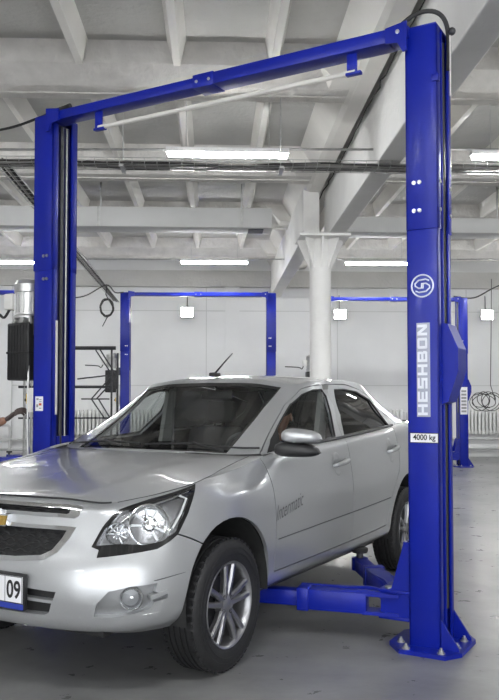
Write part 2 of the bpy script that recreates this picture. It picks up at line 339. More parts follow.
CH = {'arch_f': [(1.0293, 1.0), (1.0112, 1.0), (1.0194, 0.8813), (1.026, 0.7875), (1.0345, 0.7123), (1.0469, 0.6511), (1.0639, 0.5966), (1.0845, 0.5432),
            (1.1102, 0.494), (1.1449, 0.4523), (1.1902, 0.4192), (1.2434, 0.3954), (1.2995, 0.3827), (1.3566, 0.3816), (1.4128, 0.3879), (1.467, 0.3987),
            (1.518, 0.4142), (1.5658, 0.4367), (1.6104, 0.4656), (1.6508, 0.5003), (1.6861, 0.5416), (1.7156, 0.5921), (1.7387, 0.6526), (1.755, 0.7189),
            (1.7642, 0.7853), (1.766, 0.8628), (1.7605, 0.9893), (1.7477, 1.0)],
 'arch_r': [(3.6329, 1.0), (3.6197, 0.9924), (3.614, 0.8632), (3.6159, 0.781), (3.6255, 0.7164), (3.6425, 0.6662), (3.6667, 0.6239), (3.6975, 0.583),
            (3.7344, 0.5381), (3.7767, 0.4916), (3.8234, 0.4528), (3.8738, 0.4261), (3.9268, 0.409), (3.9814, 0.4006), (4.0365, 0.401), (4.0911, 0.4105),
            (4.1441, 0.4287), (4.1945, 0.4579), (4.2413, 0.5022), (4.2836, 0.5524), (4.3206, 0.5947), (4.3515, 0.632), (4.3757, 0.6702), (4.3928, 0.7162),
            (4.4024, 0.7796), (4.4044, 0.8632), (4.3986, 0.9924), (4.3864, 1.0)],
 'bumper_seam': [(0.9613, 0.3819), (1.0311, 0.4208), (1.1174, 0.4662)],
 'crease': [(1.8283, 0.5735), (2.4084, 0.5737), (3.0085, 0.5743), (3.6087, 0.5738)],
 'creaseA': [(0.6668, 0.6544), (0.8735, 0.6168), (1.0237, 0.6016)],
 'creaseB': [(0.7039, 0.7798), (0.8374, 0.7866), (0.9883, 0.7838)],
 'decal': [(1.8283, 0.4428), (2.2684, 0.3975)],
 'fog': [(0.5968, 0.7806), (0.6138, 0.7158), (0.6612, 0.6568), (0.7489, 0.636), (0.8735, 0.631), (0.8637, 0.6724), (0.9268, 0.6922), (0.925, 0.7134),
         (0.8596, 0.7236), (0.8366, 0.7579), (0.7465, 0.7757), (0.6708, 0.7835)],
 'foglamp': [(0.7603, 0.6967)],
 'handF': [(2.6885, 0.2334)],
 'handR': [(3.6788, 0.2283)],
 'headlight': [(0.5669, 0.422), (0.6027, 0.3085), (0.6596, 0.1521), (0.7863, 0.0594), (1.095, 0.0051), (1.009, 0.2763), (0.9613, 0.3819), (0.922, 0.4107),
               (0.8615, 0.445), (0.7392, 0.4612), (0.5997, 0.4829), (0.6016, 0.4368)],
 'headlight_inner': [(0.5853, 0.4152), (0.6135, 0.3265), (0.6694, 0.1944), (0.7875, 0.1321), (1.0418, 0.0566), (0.9822, 0.261), (0.9424, 0.3661),
                     (0.8803, 0.4025), (0.7991, 0.415), (0.6884, 0.4032)],
 'hl': [(0.808, 0.2979), (0.6709, 0.3437)],
 'in1': [(0.0, 0.6585), (0.2, 0.6585), (0.4354, 0.6679), (0.4205, 0.7119), (0.2, 0.707), (0.0, 0.707)],
 'in2': [(0.0, 0.7227), (0.2, 0.7227), (0.4125, 0.7273), (0.3965, 0.7712), (0.3688, 0.7882), (0.2, 0.7917), (0.0, 0.7941)],
 'lg_in': [(0.0, 0.3591), (0.2514, 0.3577), (0.4451, 0.3522), (0.4278, 0.3948), (0.3888, 0.462), (0.3415, 0.4912), (0.2, 0.5113), (0.0, 0.5178)],
 'lg_out': [(0.0, 0.3406), (0.2515, 0.3388), (0.4889, 0.3265), (0.4643, 0.3917), (0.4195, 0.4704), (0.3612, 0.5145), (0.2, 0.5373), (0.0, 0.5437)],
 'sA': [(0.6553, 0.9304), (0.6451, 0.6797), (0.6488, 0.3014), (0.737, 0.0903), (0.922, 0.0683), (1.1661, 0.067)],
 'sB': [(1.1661, 0.067), (1.3831, 0.4592), (1.3853, 1.0)],
 'sC': [(1.1661, 0.067), (1.6399, 0.0688), (2.0449, 0.1406), (2.4346, 0.3023), (2.3738, 0.6366), (2.2401, 0.9393)],
 's_b': [(2.8785, 0.0133), (2.8685, 0.2401), (2.8635, 0.4418), (2.8615, 0.6651), (2.8635, 0.7762)],
 's_bot': [(1.8233, 0.7846), (2.3084, 0.7837), (2.8635, 0.7762), (3.3086, 0.7688), (3.5287, 0.7619)],
 's_front': [(1.7983, 0.0), (1.8033, 0.2064), (1.8083, 0.3787), (1.8133, 0.5813), (1.8233, 0.7846)],
 's_rear': [(3.8589, 0.0207), (3.8489, 0.2403), (3.7788, 0.3577), (3.6788, 0.4641), (3.5887, 0.5975), (3.5487, 0.6883), (3.5287, 0.7619)],
 'sillline': [(1.7683, 0.7591), (2.4084, 0.8179), (3.2086, 0.8248), (3.5587, 0.8245)],
 'ug_in': [(0.0, 0.1944), (0.2527, 0.1935), (0.4358, 0.1855), (0.448, 0.1911), (0.4447, 0.2255), (0.4338, 0.2402), (0.2522, 0.255), (0.0, 0.2606)],
 'ug_out': [(0.0, 0.1429), (0.2531, 0.1428), (0.4796, 0.1203), (0.5017, 0.1357), (0.4942, 0.2376), (0.4744, 0.2686), (0.2519, 0.2846), (0.0, 0.2892)],
 'wf': [(0.6819, 0.8581), (0.6758, 0.6613), (0.6764, 0.521), (0.6943, 0.2978), (0.7796, 0.1795), (0.9294, 0.1326), (1.1015, 0.1375), (1.2253, 0.2583),
        (1.3078, 0.5371), (1.3095, 0.9586), (1.1607, 1.0)],
 'wr': [(1.4193, 0.9756), (1.4534, 0.6124), (1.373, 0.156), (1.6276, 0.1496), (1.9363, 0.1837), (2.2157, 0.3292), (2.1739, 0.7724), (2.1342, 1.0)],
 'ws': [(0.5245, 0.9682), (0.5116, 0.6673), (0.517, 0.3244), (0.5552, 0.0383)]}
# ================================================================ the hall
X0, X1, Y0, Y1 = -11.0, 12.0, -9.0, 18.2
ZR, ZS = 4.30, 4.62          # underside of the slab ribs, underside of the slabs
struct(MB().box(X0, X1, Y0-3, Y1, -.2, 0).build('floor', M['floor'], smooth=0))
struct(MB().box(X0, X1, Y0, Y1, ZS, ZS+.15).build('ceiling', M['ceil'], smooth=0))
w = MB().box(X0, X1, Y1, Y1+.25, 0, ZS)
struct(w.build('wall_back', M['wall'], smooth=0))
struct(MB().box(X0-.25, X0, Y0, Y1, 0, ZS).build('wall_left', M['wall'], smooth=0))
struct(MB().box(X1, X1+.25, Y0, Y1, 0, ZS).build('wall_right', M['wall'], smooth=0))
# wall panel joints and the beam along the top of the back wall
b = MB()
for z in (1.62, 3.32): b.box(X0, X1, Y1-.006, Y1+.001, z, z+.02)
for x in np.arange(-9.2, 12, 3.0): b.box(x, x+.02, Y1-.006, Y1+.001, 0, 3.85)
struct(b.build('trim_1', M['pipe'], smooth=0))
b = MB().box(X0, X1, Y1-.22, Y1, 3.86, 4.22); struct(b.build('trim_2', M['ceil'], smooth=0))
b = MB()
for x in (-4.7, -.05+.45, 7.4): b.box(x-.16, x+.16, Y1-.09, Y1, 0, 3.86)
struct(b.build('trim_3', M['wall'], smooth=0))
b = MB().box(X0, X1, Y1-.02, Y1, 0, .12); struct(b.build('baseboard_back', M['pipe'], smooth=0))
# ribbed ceiling slabs: rows of edge ribs every 3 m, small tapering ribs in between
GX = 1.47                                       # the girder's middle
bands = [7.77+3*k for k in range(-6, 4)]
for i, y in enumerate(bands):
    b = MB()
    for (xa, xb) in ((X0, 1.30), (2.10, X1)):
        b.prism([(y-.46, ZS), (y-.40, ZR+.13), (y-.19, ZR+.01), (y-.17, ZR), (y+.17, ZR), (y+.19, ZR+.01), (y+.22, ZS)], 'x', xa, xb)
        b.box(xa, xb, y-.012, y+.012, ZR-.012, ZR+.01)
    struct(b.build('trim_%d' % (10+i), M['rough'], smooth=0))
ribx = [.55-.905*k for k in range(0, 12)]+[2.75+.905*k for k in range(0, 11)]
for i in range(len(bands)-1):
    ya, yb = bands[i]+.2, bands[i+1]-.2
    b = MB()
    for x in ribx:
        if not (X0 < x < X1): continue
        for (p, q, zz) in ((ya, yb, 0),):
            h = ZR+.12
            b.add([(x-.09, p, ZS), (x+.09, p, ZS), (x+.09, q, ZS), (x-.09, q, ZS), (x-.03, p, h), (x+.03, p, h), (x+.03, q, h), (x-.03, q, h),
                   (x-.035, (p+q)/2, h), (x+.035, (p+q)/2, h)],
                  [(0, 1, 5, 4), (2, 3, 7, 6), (0, 4, 8, 7, 3), (1, 2, 6, 9, 5), (4, 5, 9, 8), (8, 9, 6, 7)])
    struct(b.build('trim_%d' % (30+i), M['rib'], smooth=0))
# slab end ribs either side of the girder
b = MB()
b.prism([(1.52, ZR), (1.36, ZR), (1.30, ZR+.02), (1.12, ZS), (1.52, ZS)], 'y', Y0, Y1)
for y in bands: b.prism([(1.36, ZR+.004), (1.36, ZS), (.80, ZS), (1.10, ZR+.004)], 'y', y-.45, y+.22)
struct(b.build('trim_50', M['rib'], smooth=0))
b = MB().prism([(1.88, ZR), (2.02, ZR), (2.08, ZR+.02), (2.24, ZS), (1.88, ZS)], 'y', Y0, Y1)
struct(b.build('trim_53', M['rib'], smooth=0))
# main girders meeting over the column head, and the ragged joint beside them
b = MB().box(1.61, 1.85, Y0, 11.62, 3.66, ZS, .012)
struct(b.build('trim_51', M['girder'], smooth=0))
b = MB().box(1.27, 1.51, 11.40, Y1, 3.66, ZR+.05, .012)
struct(b.build('trim_54', M['girder'], smooth=0))
b = MB(); random.seed(3)
y = 2.5; xp = 1.56
pts = []
while y < 17.5:
    pts.append((1.562+random.uniform(-.018, .018), y, ZR-.005)); y += random.uniform(.1, .4)
b.tube(pts, [random.uniform(.004, .013) for _ in pts], 6)
struct(b.build('trim_52', M['crack'], smooth=0))
# round column with finned capital
CX, CY = 1.53, 11.5
b = MB().lathe([(.155, 0), (.155, 3.36), (.15, 3.42)], (CX, CY, 0), n=36)
b.box(CX-.33, CX+.39, CY-.36, CY+.36, 3.62, 3.66, .004)
for k in range(8):
    T = Matrix.Translation((CX, CY, 0)) @ Matrix.Rotation(k*pi/4, 4, 'Z')
    b.prism([(.10, 3.62), (.33, 3.62), (.33, 3.575), (.16, 3.20), (.10, 3.20)], 'y', -.012, .012, T)
b.lathe([(.15, 3.3), (.15, 3.62)], (CX, CY, 0), n=36)
b.box(CX-.2, CX+.2, CY-.2, CY+.2, 0, .03, .004)
tag(b.build('round_column', M['girder']), 'round white painted column with a finned square capital under the girder', 'column')
# steel brackets where the girder joint sits over the column
# ceiling boxes (ducts) hung across the bays
def duct(x0, x1, y, z0, z1, lab):
    r = empty('ceiling_duct', ((x0+x1)/2, y, z0), 0, lab, 'duct')
    L = x1-x0
    MB().box(-L/2, L/2, -.22, .22, 0, z1-z0, .01).build('casing', M['duct'], r)
    b = MB().box(L/2-.35, L/2-.12, -.15, .15, -.012, 0); b.build('vent', M['dark_steel'], r)
    for x in ((L/2-.45), L/2-2.6, L/2-4.6):
        MB().box(x-.012, x+.012, -.012, .012, z1-z0-.01, ZS-z0).build('hanger', M['galv'], r); MB().box(x-.02, x+.02, -.225, -.219, 0, z1-z0).build('strap', M['galv'], r)
duct(-6.5, .86, 12.2, 3.90, 4.20, 'long pale box duct under the ceiling left of the round column')
duct(2.0, 9.0, 12.2, 3.85, 4.08, 'long pale box duct under the ceiling right of the round column')

# fluorescent lamps in rows across the hall
def lamp(xc, d, z, L, lab, group=None):
    c = cw(xc, d, z)
    r = empty('fluorescent_lamp', c, 0, lab, 'ceiling light', group)
    MB().box(-L/2-.02, L/2+.02, -.05, .05, .02, .07, .006).build('housing', M['lamp_body'], r)
    b = MB()
    for y in (-.026, .026): b.tube([(-L/2, y, 0), (L/2, y, 0)], .016, 8)
    b.build('tube', M['tube_on'], r)
    for x in (-L*.35, L*.35): MB().tube([(x, 0, .06), (x, 0, ZR-z+.02)], .004, 5).build('hanger', M['galv'], r)
    return r
lamp(-.22, 8.0, 3.77, 1.2, 'lit fluorescent lamp above the car beside the cable tray')
lamp(2.85, 8.0, 3.74, 1.2, 'lit fluorescent lamp at the right edge behind the lettered lift column')
lamp(-3.55, 8.0, 3.77, 1.2, 'lit fluorescent lamp left of the nearer lift')
lamp(-.64, 14.5, 3.80, 1.2, 'lit fluorescent lamp over the middle rear lift')
lamp(2.36, 14.5, 3.78, 1.2, 'lit fluorescent lamp between the round column and the lettered lift column')
lamp(-4.2, 14.5, 3.80, 1.2, 'lit fluorescent lamp at the far left edge')
lamp(5.4, 14.5, 3.80, 1.2, 'lit fluorescent lamp at the far right of the back row')
for i, (xc, d) in enumerate([(xx, dd) for dd in (1.0, -5.5) for xx in (-6.6, -3.4, -.3, 2.9, 6.1)]):
    lamp(xc, d, 3.77, 1.2, 'lit fluorescent lamp over the entrance side of the hall', 'lamps over the entrance side')
for i, (xc, d) in enumerate([(-6.6, 8), (6.1, 8), (-7.4, 14.5), (8.6, 14.5)]):
    lamp(xc, d, 3.77, 1.2, 'lit fluorescent lamp towards a side wall', 'lamps towards the side walls')
# conduits the lamps hang from
b = MB().tube([cw(-4.6, 14.56, 3.875), cw(6.5, 14.56+.0, 3.875)], .012, 6)
tag(b.build('conduit', M['galv']), 'thin conduit running through the far row of lamps', 'conduit')
b = MB().tube([cw(-6, 8.06, 3.85), cw(7, 8.06, 3.85)], .012, 6)
tag(b.build('conduit', M['galv']), 'thin conduit running through the near row of lamps', 'conduit')

# wire cable tray with its cables
ty, tz = 7.80, 3.58
tr = empty('cable_tray', (0, ty, tz), 0, 'long wire cable tray crossing the hall under the ceiling ribs', 'cable tray')
b = MB()
for y in (-.10, -.05, 0, .05, .10): b.tube([(X0, y, 0), (X1, y, 0)], .004, 4)
for s in (-.11, .11):
    for z in (.03, .06): b.tube([(X0, s, z), (X1, s, z)], .004, 4)
x = X0
while x < X1:
    b.tube([(x, -.11, .06), (x, -.11, 0), (x, .11, 0), (x, .11, .06)], .003, 4); x += .12
b.build('wire_tray', M['galv'], tr)
for x in np.arange(X0+.8, X1, 1.55): MB().tube([(x, 0, -.02), (x, 0, ZR-tz)], .005, 5).box(x-.02, x+.02, -.13, .13, -.03, -.008).build('hanger', M['galv'], tr)
random.seed(5)
for k in range(9):
    y0 = -.09+.022*k; pts = []
    for x in np.linspace(X0+.05, X1-.05, 60): pts.append((x, y0+random.uniform(-.02, .02), .018+random.uniform(-.012, .02)))
    o = MB().tube(pts, random.uniform(.008, .014), 6).build('cable', [M['cable'], M['cable_l']][k % 3 == 1], None)
    o.location = (0, ty, tz); tag(o, ['black', 'pale grey'][k % 3 == 1]+' cable lying along the wire tray', 'cable', 'black cables in the tray' if k % 3 != 1 else 'pale cables in the tray')
# a second, steeper tray going away to the back wall on the left
a, e = Vector((-2.13, 7.98, 3.67)), Vector((-2.16, 17.6, 3.45))
tr = empty('cable_ladder', a, 0, 'narrow cable ladder running back to the rear wall behind the left lift column', 'cable tray')
d = e-a; b = MB()
for s in (-.07, .07): b.tube([(s, 0, 0), (d.x+s, d.y, d.z)], .006, 5)
for k in range(60):
    t = k/60; b.tube([(-.07+d.x*t, d.y*t, d.z*t), (.07+d.x*t, d.y*t, d.z*t)], .004, 4)
b.build('wire_tray', M['galv'], tr)
for k in range(4):
    o = MB().tube([a+d*t+Vector((-.05+.033*k, 0, .02+.01*sin(9*t+k))) for t in np.linspace(0, 1, 24)], .012, 6).build('cable', M['cable' if k != 1 else 'cable_l'])
    tag(o, 'dark cable on the ladder running back to the wall' if k != 1 else 'pale grey cable on the ladder running back to the wall', 'cable', 'cables on the ladder' if k != 1 else None)
# coil of spare cable hanging from the end
c = cw(-2.72, 15.2, 3.06)
pts = []
for k in range(120): 
    t = 2*pi*k/24; r = .12+.012*sin(k*.7); pts.append((r*cos(t), .02*sin(k*.31), 1.35*r*sin(t)))
pts = [(0, 0, .42), (-.02, 0, .25)]+pts+[(.0, 0, -.2), (-.08, 0, -.36)]
tag(MB().tube(pts, .010, 5).build('cable_coil', M['cable'], loc=c), 'coil of dark cable hanging near the rear wall left of the middle lift', 'cable coil')
pts = [cw(-3.25, 13.5, 3.02), cw(-2.95, 14.2, 3.15), cw(-2.72, 15.1, 3.48), cw(-2.5, 14.8, 3.3), cw(-2.3, 14.5, 3.26)]
tag(MB().tube(pts, .012, 5, smooth=6).build('cable', M['cable']), 'loose black cable looping over to the middle rear lift', 'cable')

# floodlights on the back wall
for xc, z, lab in ((-1.41, 3.28, 'lit square floodlight on the rear wall left of the round column'), (2.07, 3.25, 'lit square floodlight on the rear wall right of the round column'), (5.47, 3.25, 'lit square floodlight on the rear wall at the far right')):
    c = cw(xc, 18.0, z); c.y = Y1-.13
    r = empty('floodlight', c, 0, lab, 'floodlight')
    MB().box(-.15, .15, -.03, .05, -.12, .12, .01).build('housing', M['lamp_body'], r)
    MB().box(-.125, .125, -.036, -.029, -.1, .1).build('lens', M['flood_on'], r)
    MB().box(-.02, .02, .03, .13, -.02, .02).tube([(0, .1, .02), (0, .12, .45)], .01, 5).build('bracket', M['dark_steel'], r)
# radiators and heating pipes
def radiator(x0, x1, lab):
    r = empty('radiator', ((x0+x1)/2, Y1-.15, .52), 0, lab, 'radiator'); L = (x1-x0)/2
    b = MB(); x = -L
    while x < L:
        b.box(x, x+.058, -.05, .05, 0, .56, .012); x += .085
    b.box(-L, L, -.02, .02, .03, .08).box(-L, L, -.02, .02, .48, .53); b.build('sections', M['radiator'], r)
    MB().tube([(-L-.12, 0, -.18), (-L-.12, 0, .05), (-L, 0, .05)], .014, 6).build('pipe', M['pipe'], r); MB().tube([(L, 0, .5), (L+.12, 0, .5), (L+.12, 0, -.18)], .014, 6).build('pipe', M['pipe'], r)
    MB().box(-L+.05, -L+.09, .02, .149, .3, .34).build('bracket', M['pipe'], r); MB().box(L-.09, L-.05, .02, .149, .3, .34).build('bracket', M['pipe'], r)
radiator(-4.0, -2.55, 'white ribbed radiator seen through the windshield behind the left lift column')
radiator(-1.9, -.35, 'white ribbed radiator behind the car roof on the rear wall')
radiator(3.95, 4.25, 'narrow white ribbed radiator just right of the lettered column')
radiator(5.75, 7.6, 'white ribbed radiator at the right edge of the rear wall')
radiator(-7.6, -5.2, 'white ribbed radiator near the left corner of the rear wall')
for z, yy in ((.42, .10), (.20, .10)):
    b = MB().tube([(X0, Y1-yy, z), (X1, Y1-yy, z)], .032, 8)
    for x in np.arange(X0+1, X1, 2.5): b.box(x, x+.03, Y1-yy, Y1-.003, z-.02, z+.02)
    tag(b.build('heating_pipe', M['pipe']), 'horizontal heating pipe along the rear wall, '+('upper' if z > .3 else 'lower')+' of the two', 'pipe')
# raised pipe loop at the left edge
b = MB().tube([(-6.5, Y1-.35, .75), (-4.55, Y1-.35, .75), (-4.5, Y1-.35, .70), (-4.5, Y1-.35, .45), (-4.55, Y1-.35, .40), (-6.5, Y1-.35, .40)], .03, 8)
b.box(-5.9, -5.85, Y1-.38, Y1-.32, 0, .75).box(-4.53, -4.48, Y1-.37, Y1-.33, 0, .45)
tag(b.build('pipe_loop', M['pipe']), 'bent grey pipe loop low by the rear wall at the left edge', 'pipe')
# steel scaffold frame by the rear wall
d0 = 13.4; s0 = 800/d0
def sp(px, py): return Vector(((px-100)/s0, 0, 1.3+(400-py)/s0))
c = cw((100-250)/s0, d0)
r = empty('steel_frame', c, -PSI*0, 'dark steel tube frame with diagonal braces behind the left lift column', 'scaffold frame')
b = MB().tube([sp(20, 348), sp(116, 348)], .035, 6); b.build('top_rail', M['dark_steel'], r)
b = MB().tube([sp(20, 387), sp(112, 387)], .025, 6).tube([sp(78, 379), sp(112, 375)], .012, 5).tube([sp(82, 399), sp(110, 399)], .012, 5).tube([sp(20, 418), sp(118, 418)], .015, 5); b.build('cross_rail', M['dark_steel'], r)
for x in (26, 33, 112, 118):
    MB().tube([sp(x, 348 if x != 118 else 353), (sp(x, 0).x, 0, 0)], .018 if x > 100 else .024, 6).build('post', M['galv'] if x < 100 else M['dark_steel'], r)
for (p, q) in (((96, 350), (112, 374)), ((100, 349), (117, 376)), ((92, 399), (112, 376)), ((97, 399), (117, 377)), ((92, 399), (105, 418)), ((99, 399), (112, 420)), ((26, 400), (33, 380)), ((26, 420), (33, 402))):
    MB().tube([sp(*p), sp(*q)], .012, 5).build('brace', M['dark_steel'], r)
# dangling power cord with its coil, right
c = cw(4.42, 15.0, 1.28)
pts = []
random.seed(2)
for k in range(150):
    t = 2*pi*k/26; ox = .13*sin(k*.045*2); pts.append((.19*cos(t)+ox, .03*sin(k*.2), .15*sin(t)*(1+.25*sin(k*.11))))
pts = [(.14, 0, 2.3), (.12, 0, 1.2), (.10, 0, .3)]+pts
tag(MB().tube(pts, .008, 5).build('power_cord', M['cable'], loc=c), 'black power cord hanging by the right rear lift, coiled at the bottom', 'cord')
pts = [cw(4.02, 15.7, 3.34), cw(4.4, 15.6, 3.30), cw(4.8, 15.4, 3.50), cw(5.6, 15, 3.75)]
tag(MB().tube(pts, .014, 5, smooth=6).build('cable', M['cable']), 'black cable sagging from the right rear lift towards the ceiling', 'cable')
# ================================================================ two-post lift (lift space: x across, from the motor column to the plain one; y away from the camera side; z up)
LIFT0 = CARM @ Vector((.175, .88, 0))
H = 3.285
def column(root, s, decals):
    """s=-1: motor column, s=+1: the other. Open side faces the middle."""
    xo = 1.455 if s > 0 else -1.42; xi = xo-.17*s
    def bx(b, xa, xb, y0, y1, z0, z1, bev=.003): return b.box(min(xa, xb), max(xa, xb), y0, y1, z0, z1, bev)
    b = MB()
    for (z0, z1, e) in ((.02, 2.24, 0), (2.2, H, .005)):
        bx(b, xi, xo+e*s, -.115-e, -.103-e, z0, z1); bx(b, xi, xo+e*s, .113+e, .125+e, z0, z1)      # flanges
        bx(b, xo-.034*s, xo-.022*s, -.105, .115, z0, z1)                                           # outer web, recessed
        bx(b, xi, xi+.012*s, -.115-e, -.062, z0, z1); bx(b, xi, xi+.012*s, .072, .125+e, z0, z1)   # lips at the open side
        bx(b, xo-.012*s+e*s, xo+e*s, -.115-e, -.07, z0, z1); bx(b, xo-.012*s+e*s, xo+e*s, .08, .125+e, z0, z1)
        bx(b, xo-.03*s, xo-.002*s, -.012, .0, z0, z1)
    bx(b, xi, xo, -.12, .13, H, H+.008)
    c = b.build('column', M['blue'], root, smooth=30)
    # base plate with cut corners, gussets, bolts
    xa, xb = (1.17 if s > 0 else 1.14)*s, 1.562*s
    P = [(xa, -.10), (xa+.09*s, -.215), (xb-.06*s, -.215), (xb, -.12), (xb, .15), (xb-.07*s, .25), (xa+.09*s, .25), (xa, .14)]
    g = MB().prism(P, 'z', 0, .022)
    for y in (-.118, .115): g.prism([(xo, .02), (xb-.015*s, .02), (xb-.015*s, .035), (xo, .17)], 'y', y, y+.012)
    g.prism([(-.115, .02), (-.2, .02), (-.2, .03), (-.115, .13)], 'x', xi-.006, xi+.006) if s < 0 else None
    g.build('base_plate', M['blue'], c, smooth=20)
    for (x, y) in ((xa+.06*s, -.09), (xa+.12*s, -.185), (xb-.09*s, -.18), (xb-.045*s, -.05), (xb-.045*s, .09), (xa+.1*s, .21), (xb-.1*s, .21)):
        MB().lathe([(.0, .022), (.022, .022), (.022, .026), (.013, .026), (.013, .038), (.007, .040), (.007, .050), (.0001, .050)], (x, y, 0), n=10).build('anchor_bolt', M['galv'], c)
    for z in (2.30, 2.45) if s > 0 else (2.14, 2.30):
        for x in (xi+.045*s, xi+.075*s):
            MB().lathe([(.0001, -.0055), (.011, -.005), (.011, .004)], (x, -.123, z), axis='y', n=8).build('bolt', M['steel'], c)
        for y in (-.09, .1):
            MB().lathe([(.0001, .008*s), (.011, .006*s), (.011, -.002*s)], (xo+.005*s, y, z), axis='x', n=8).build('bolt', M['steel'], c)
    # inside the channel: cylinder, chain, slide
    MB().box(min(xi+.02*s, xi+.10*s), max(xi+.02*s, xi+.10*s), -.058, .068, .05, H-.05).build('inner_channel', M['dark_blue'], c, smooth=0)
    MB().tube([(xi+.008*s, -.02, .3), (xi+.008*s, -.02, H-.06)], .012, 8).build('piston_rod', M['dark_steel'], c)
    MB().tube([(xi+.010*s, .030, .3), (xi+.010*s, .030, H-.06)], .006, 6).build('steel_rope', M['galv'], c)
    MB().box(min(xi, xi-.006*s), max(xi, xi-.006*s), -.078, -.062, 1.2, 1.85).build('nylon_strip', M['white_rod'] if s < 0 else M['dark_blue'], c, smooth=0)
    MB().tube([(xo-.012*s, .03, .2), (xo-.012*s, .035, 1.2), (xo-.012*s, .028, 2.2), (xo-.012*s, .03, H-.05)], .010, 6).build('hose', M['rubber'], c)
    return c
def arm(root, s, p, q, z, rear):
    """swing arm from pivot p to pad point q"""
    p = Vector(p); q = Vector(q); d = q-p; L = d.length; d.normalize()
    T = Matrix.Translation((p.x, p.y, z)) @ Matrix.Rotation(atan2(d.y, d.x), 4, 'Z')
    b = MB()
    n = len(b.v)
    o = MB().box(.12, L*.62, -.055, .055, -.055, .055, .005)
    o.box(L*.62-.05, L*.62+.015, -.061, .061, -.061, .061, .004)
    o.prism([(-.03, .055), (.12, .075), (.34, .055)], 'y', -.05, -.04).prism([(-.03, .055), (.12, .075), (.34, .055)], 'y', .04, .05)
    o.prism([(-.05, -.05), (.14, -.055), (.14, .055), (-.05, .05)], 'z', -.058, -.04).prism([(-.05, -.05), (.14, -.055), (.14, .055), (-.05, .05)], 'z', .04, .058)
    if not rear: o.prism([(.13, -.085), (.46, -.062), (.50, -.055), (.13, -.04)], 'z', .056, .064)
    b.add([T @ Vector(v) for v in o.v], o.f); a = b.build('swing_arm', M['blue'], root, smooth=30)
    o = MB().box(L*.62-.02, L-.03, -.042, .042, -.042, .040, .004); o.lathe([(.055, -.04), (.055, .04)], (L, 0, 0), n=16, cap=True)
    MB().add([T @ Vector(v) for v in o.v], o.f).build('extension', M['blue'], a, smooth=30)
    o = MB().lathe([(.0001, -.07), (.018, -.07), (.018, .078), (.026, .078), (.026, .09), (.0001, .09)], (0, 0, 0), n=12)
    MB().add([T @ Vector(v) for v in o.v], o.f).build('pivot_pin', M['steel'], a)
    o = MB().lathe([(.0001, .03), (.022, .03), (.022, .075), (.05, .075), (.055, .085)], (L, 0, 0), n=18)
    MB().add([T @ Vector(v) for v in o.v], o.f).build('pad_screw', M['dark_steel'], a)
    o = MB().lathe([(.055, .085), (.056, .10), (.048, .108), (.0001, .108)], (L, 0, 0), n=18)
    MB().add([T @ Vector(v) for v in o.v], o.f).build('lift_pad', M['rubber'], a)
    return a
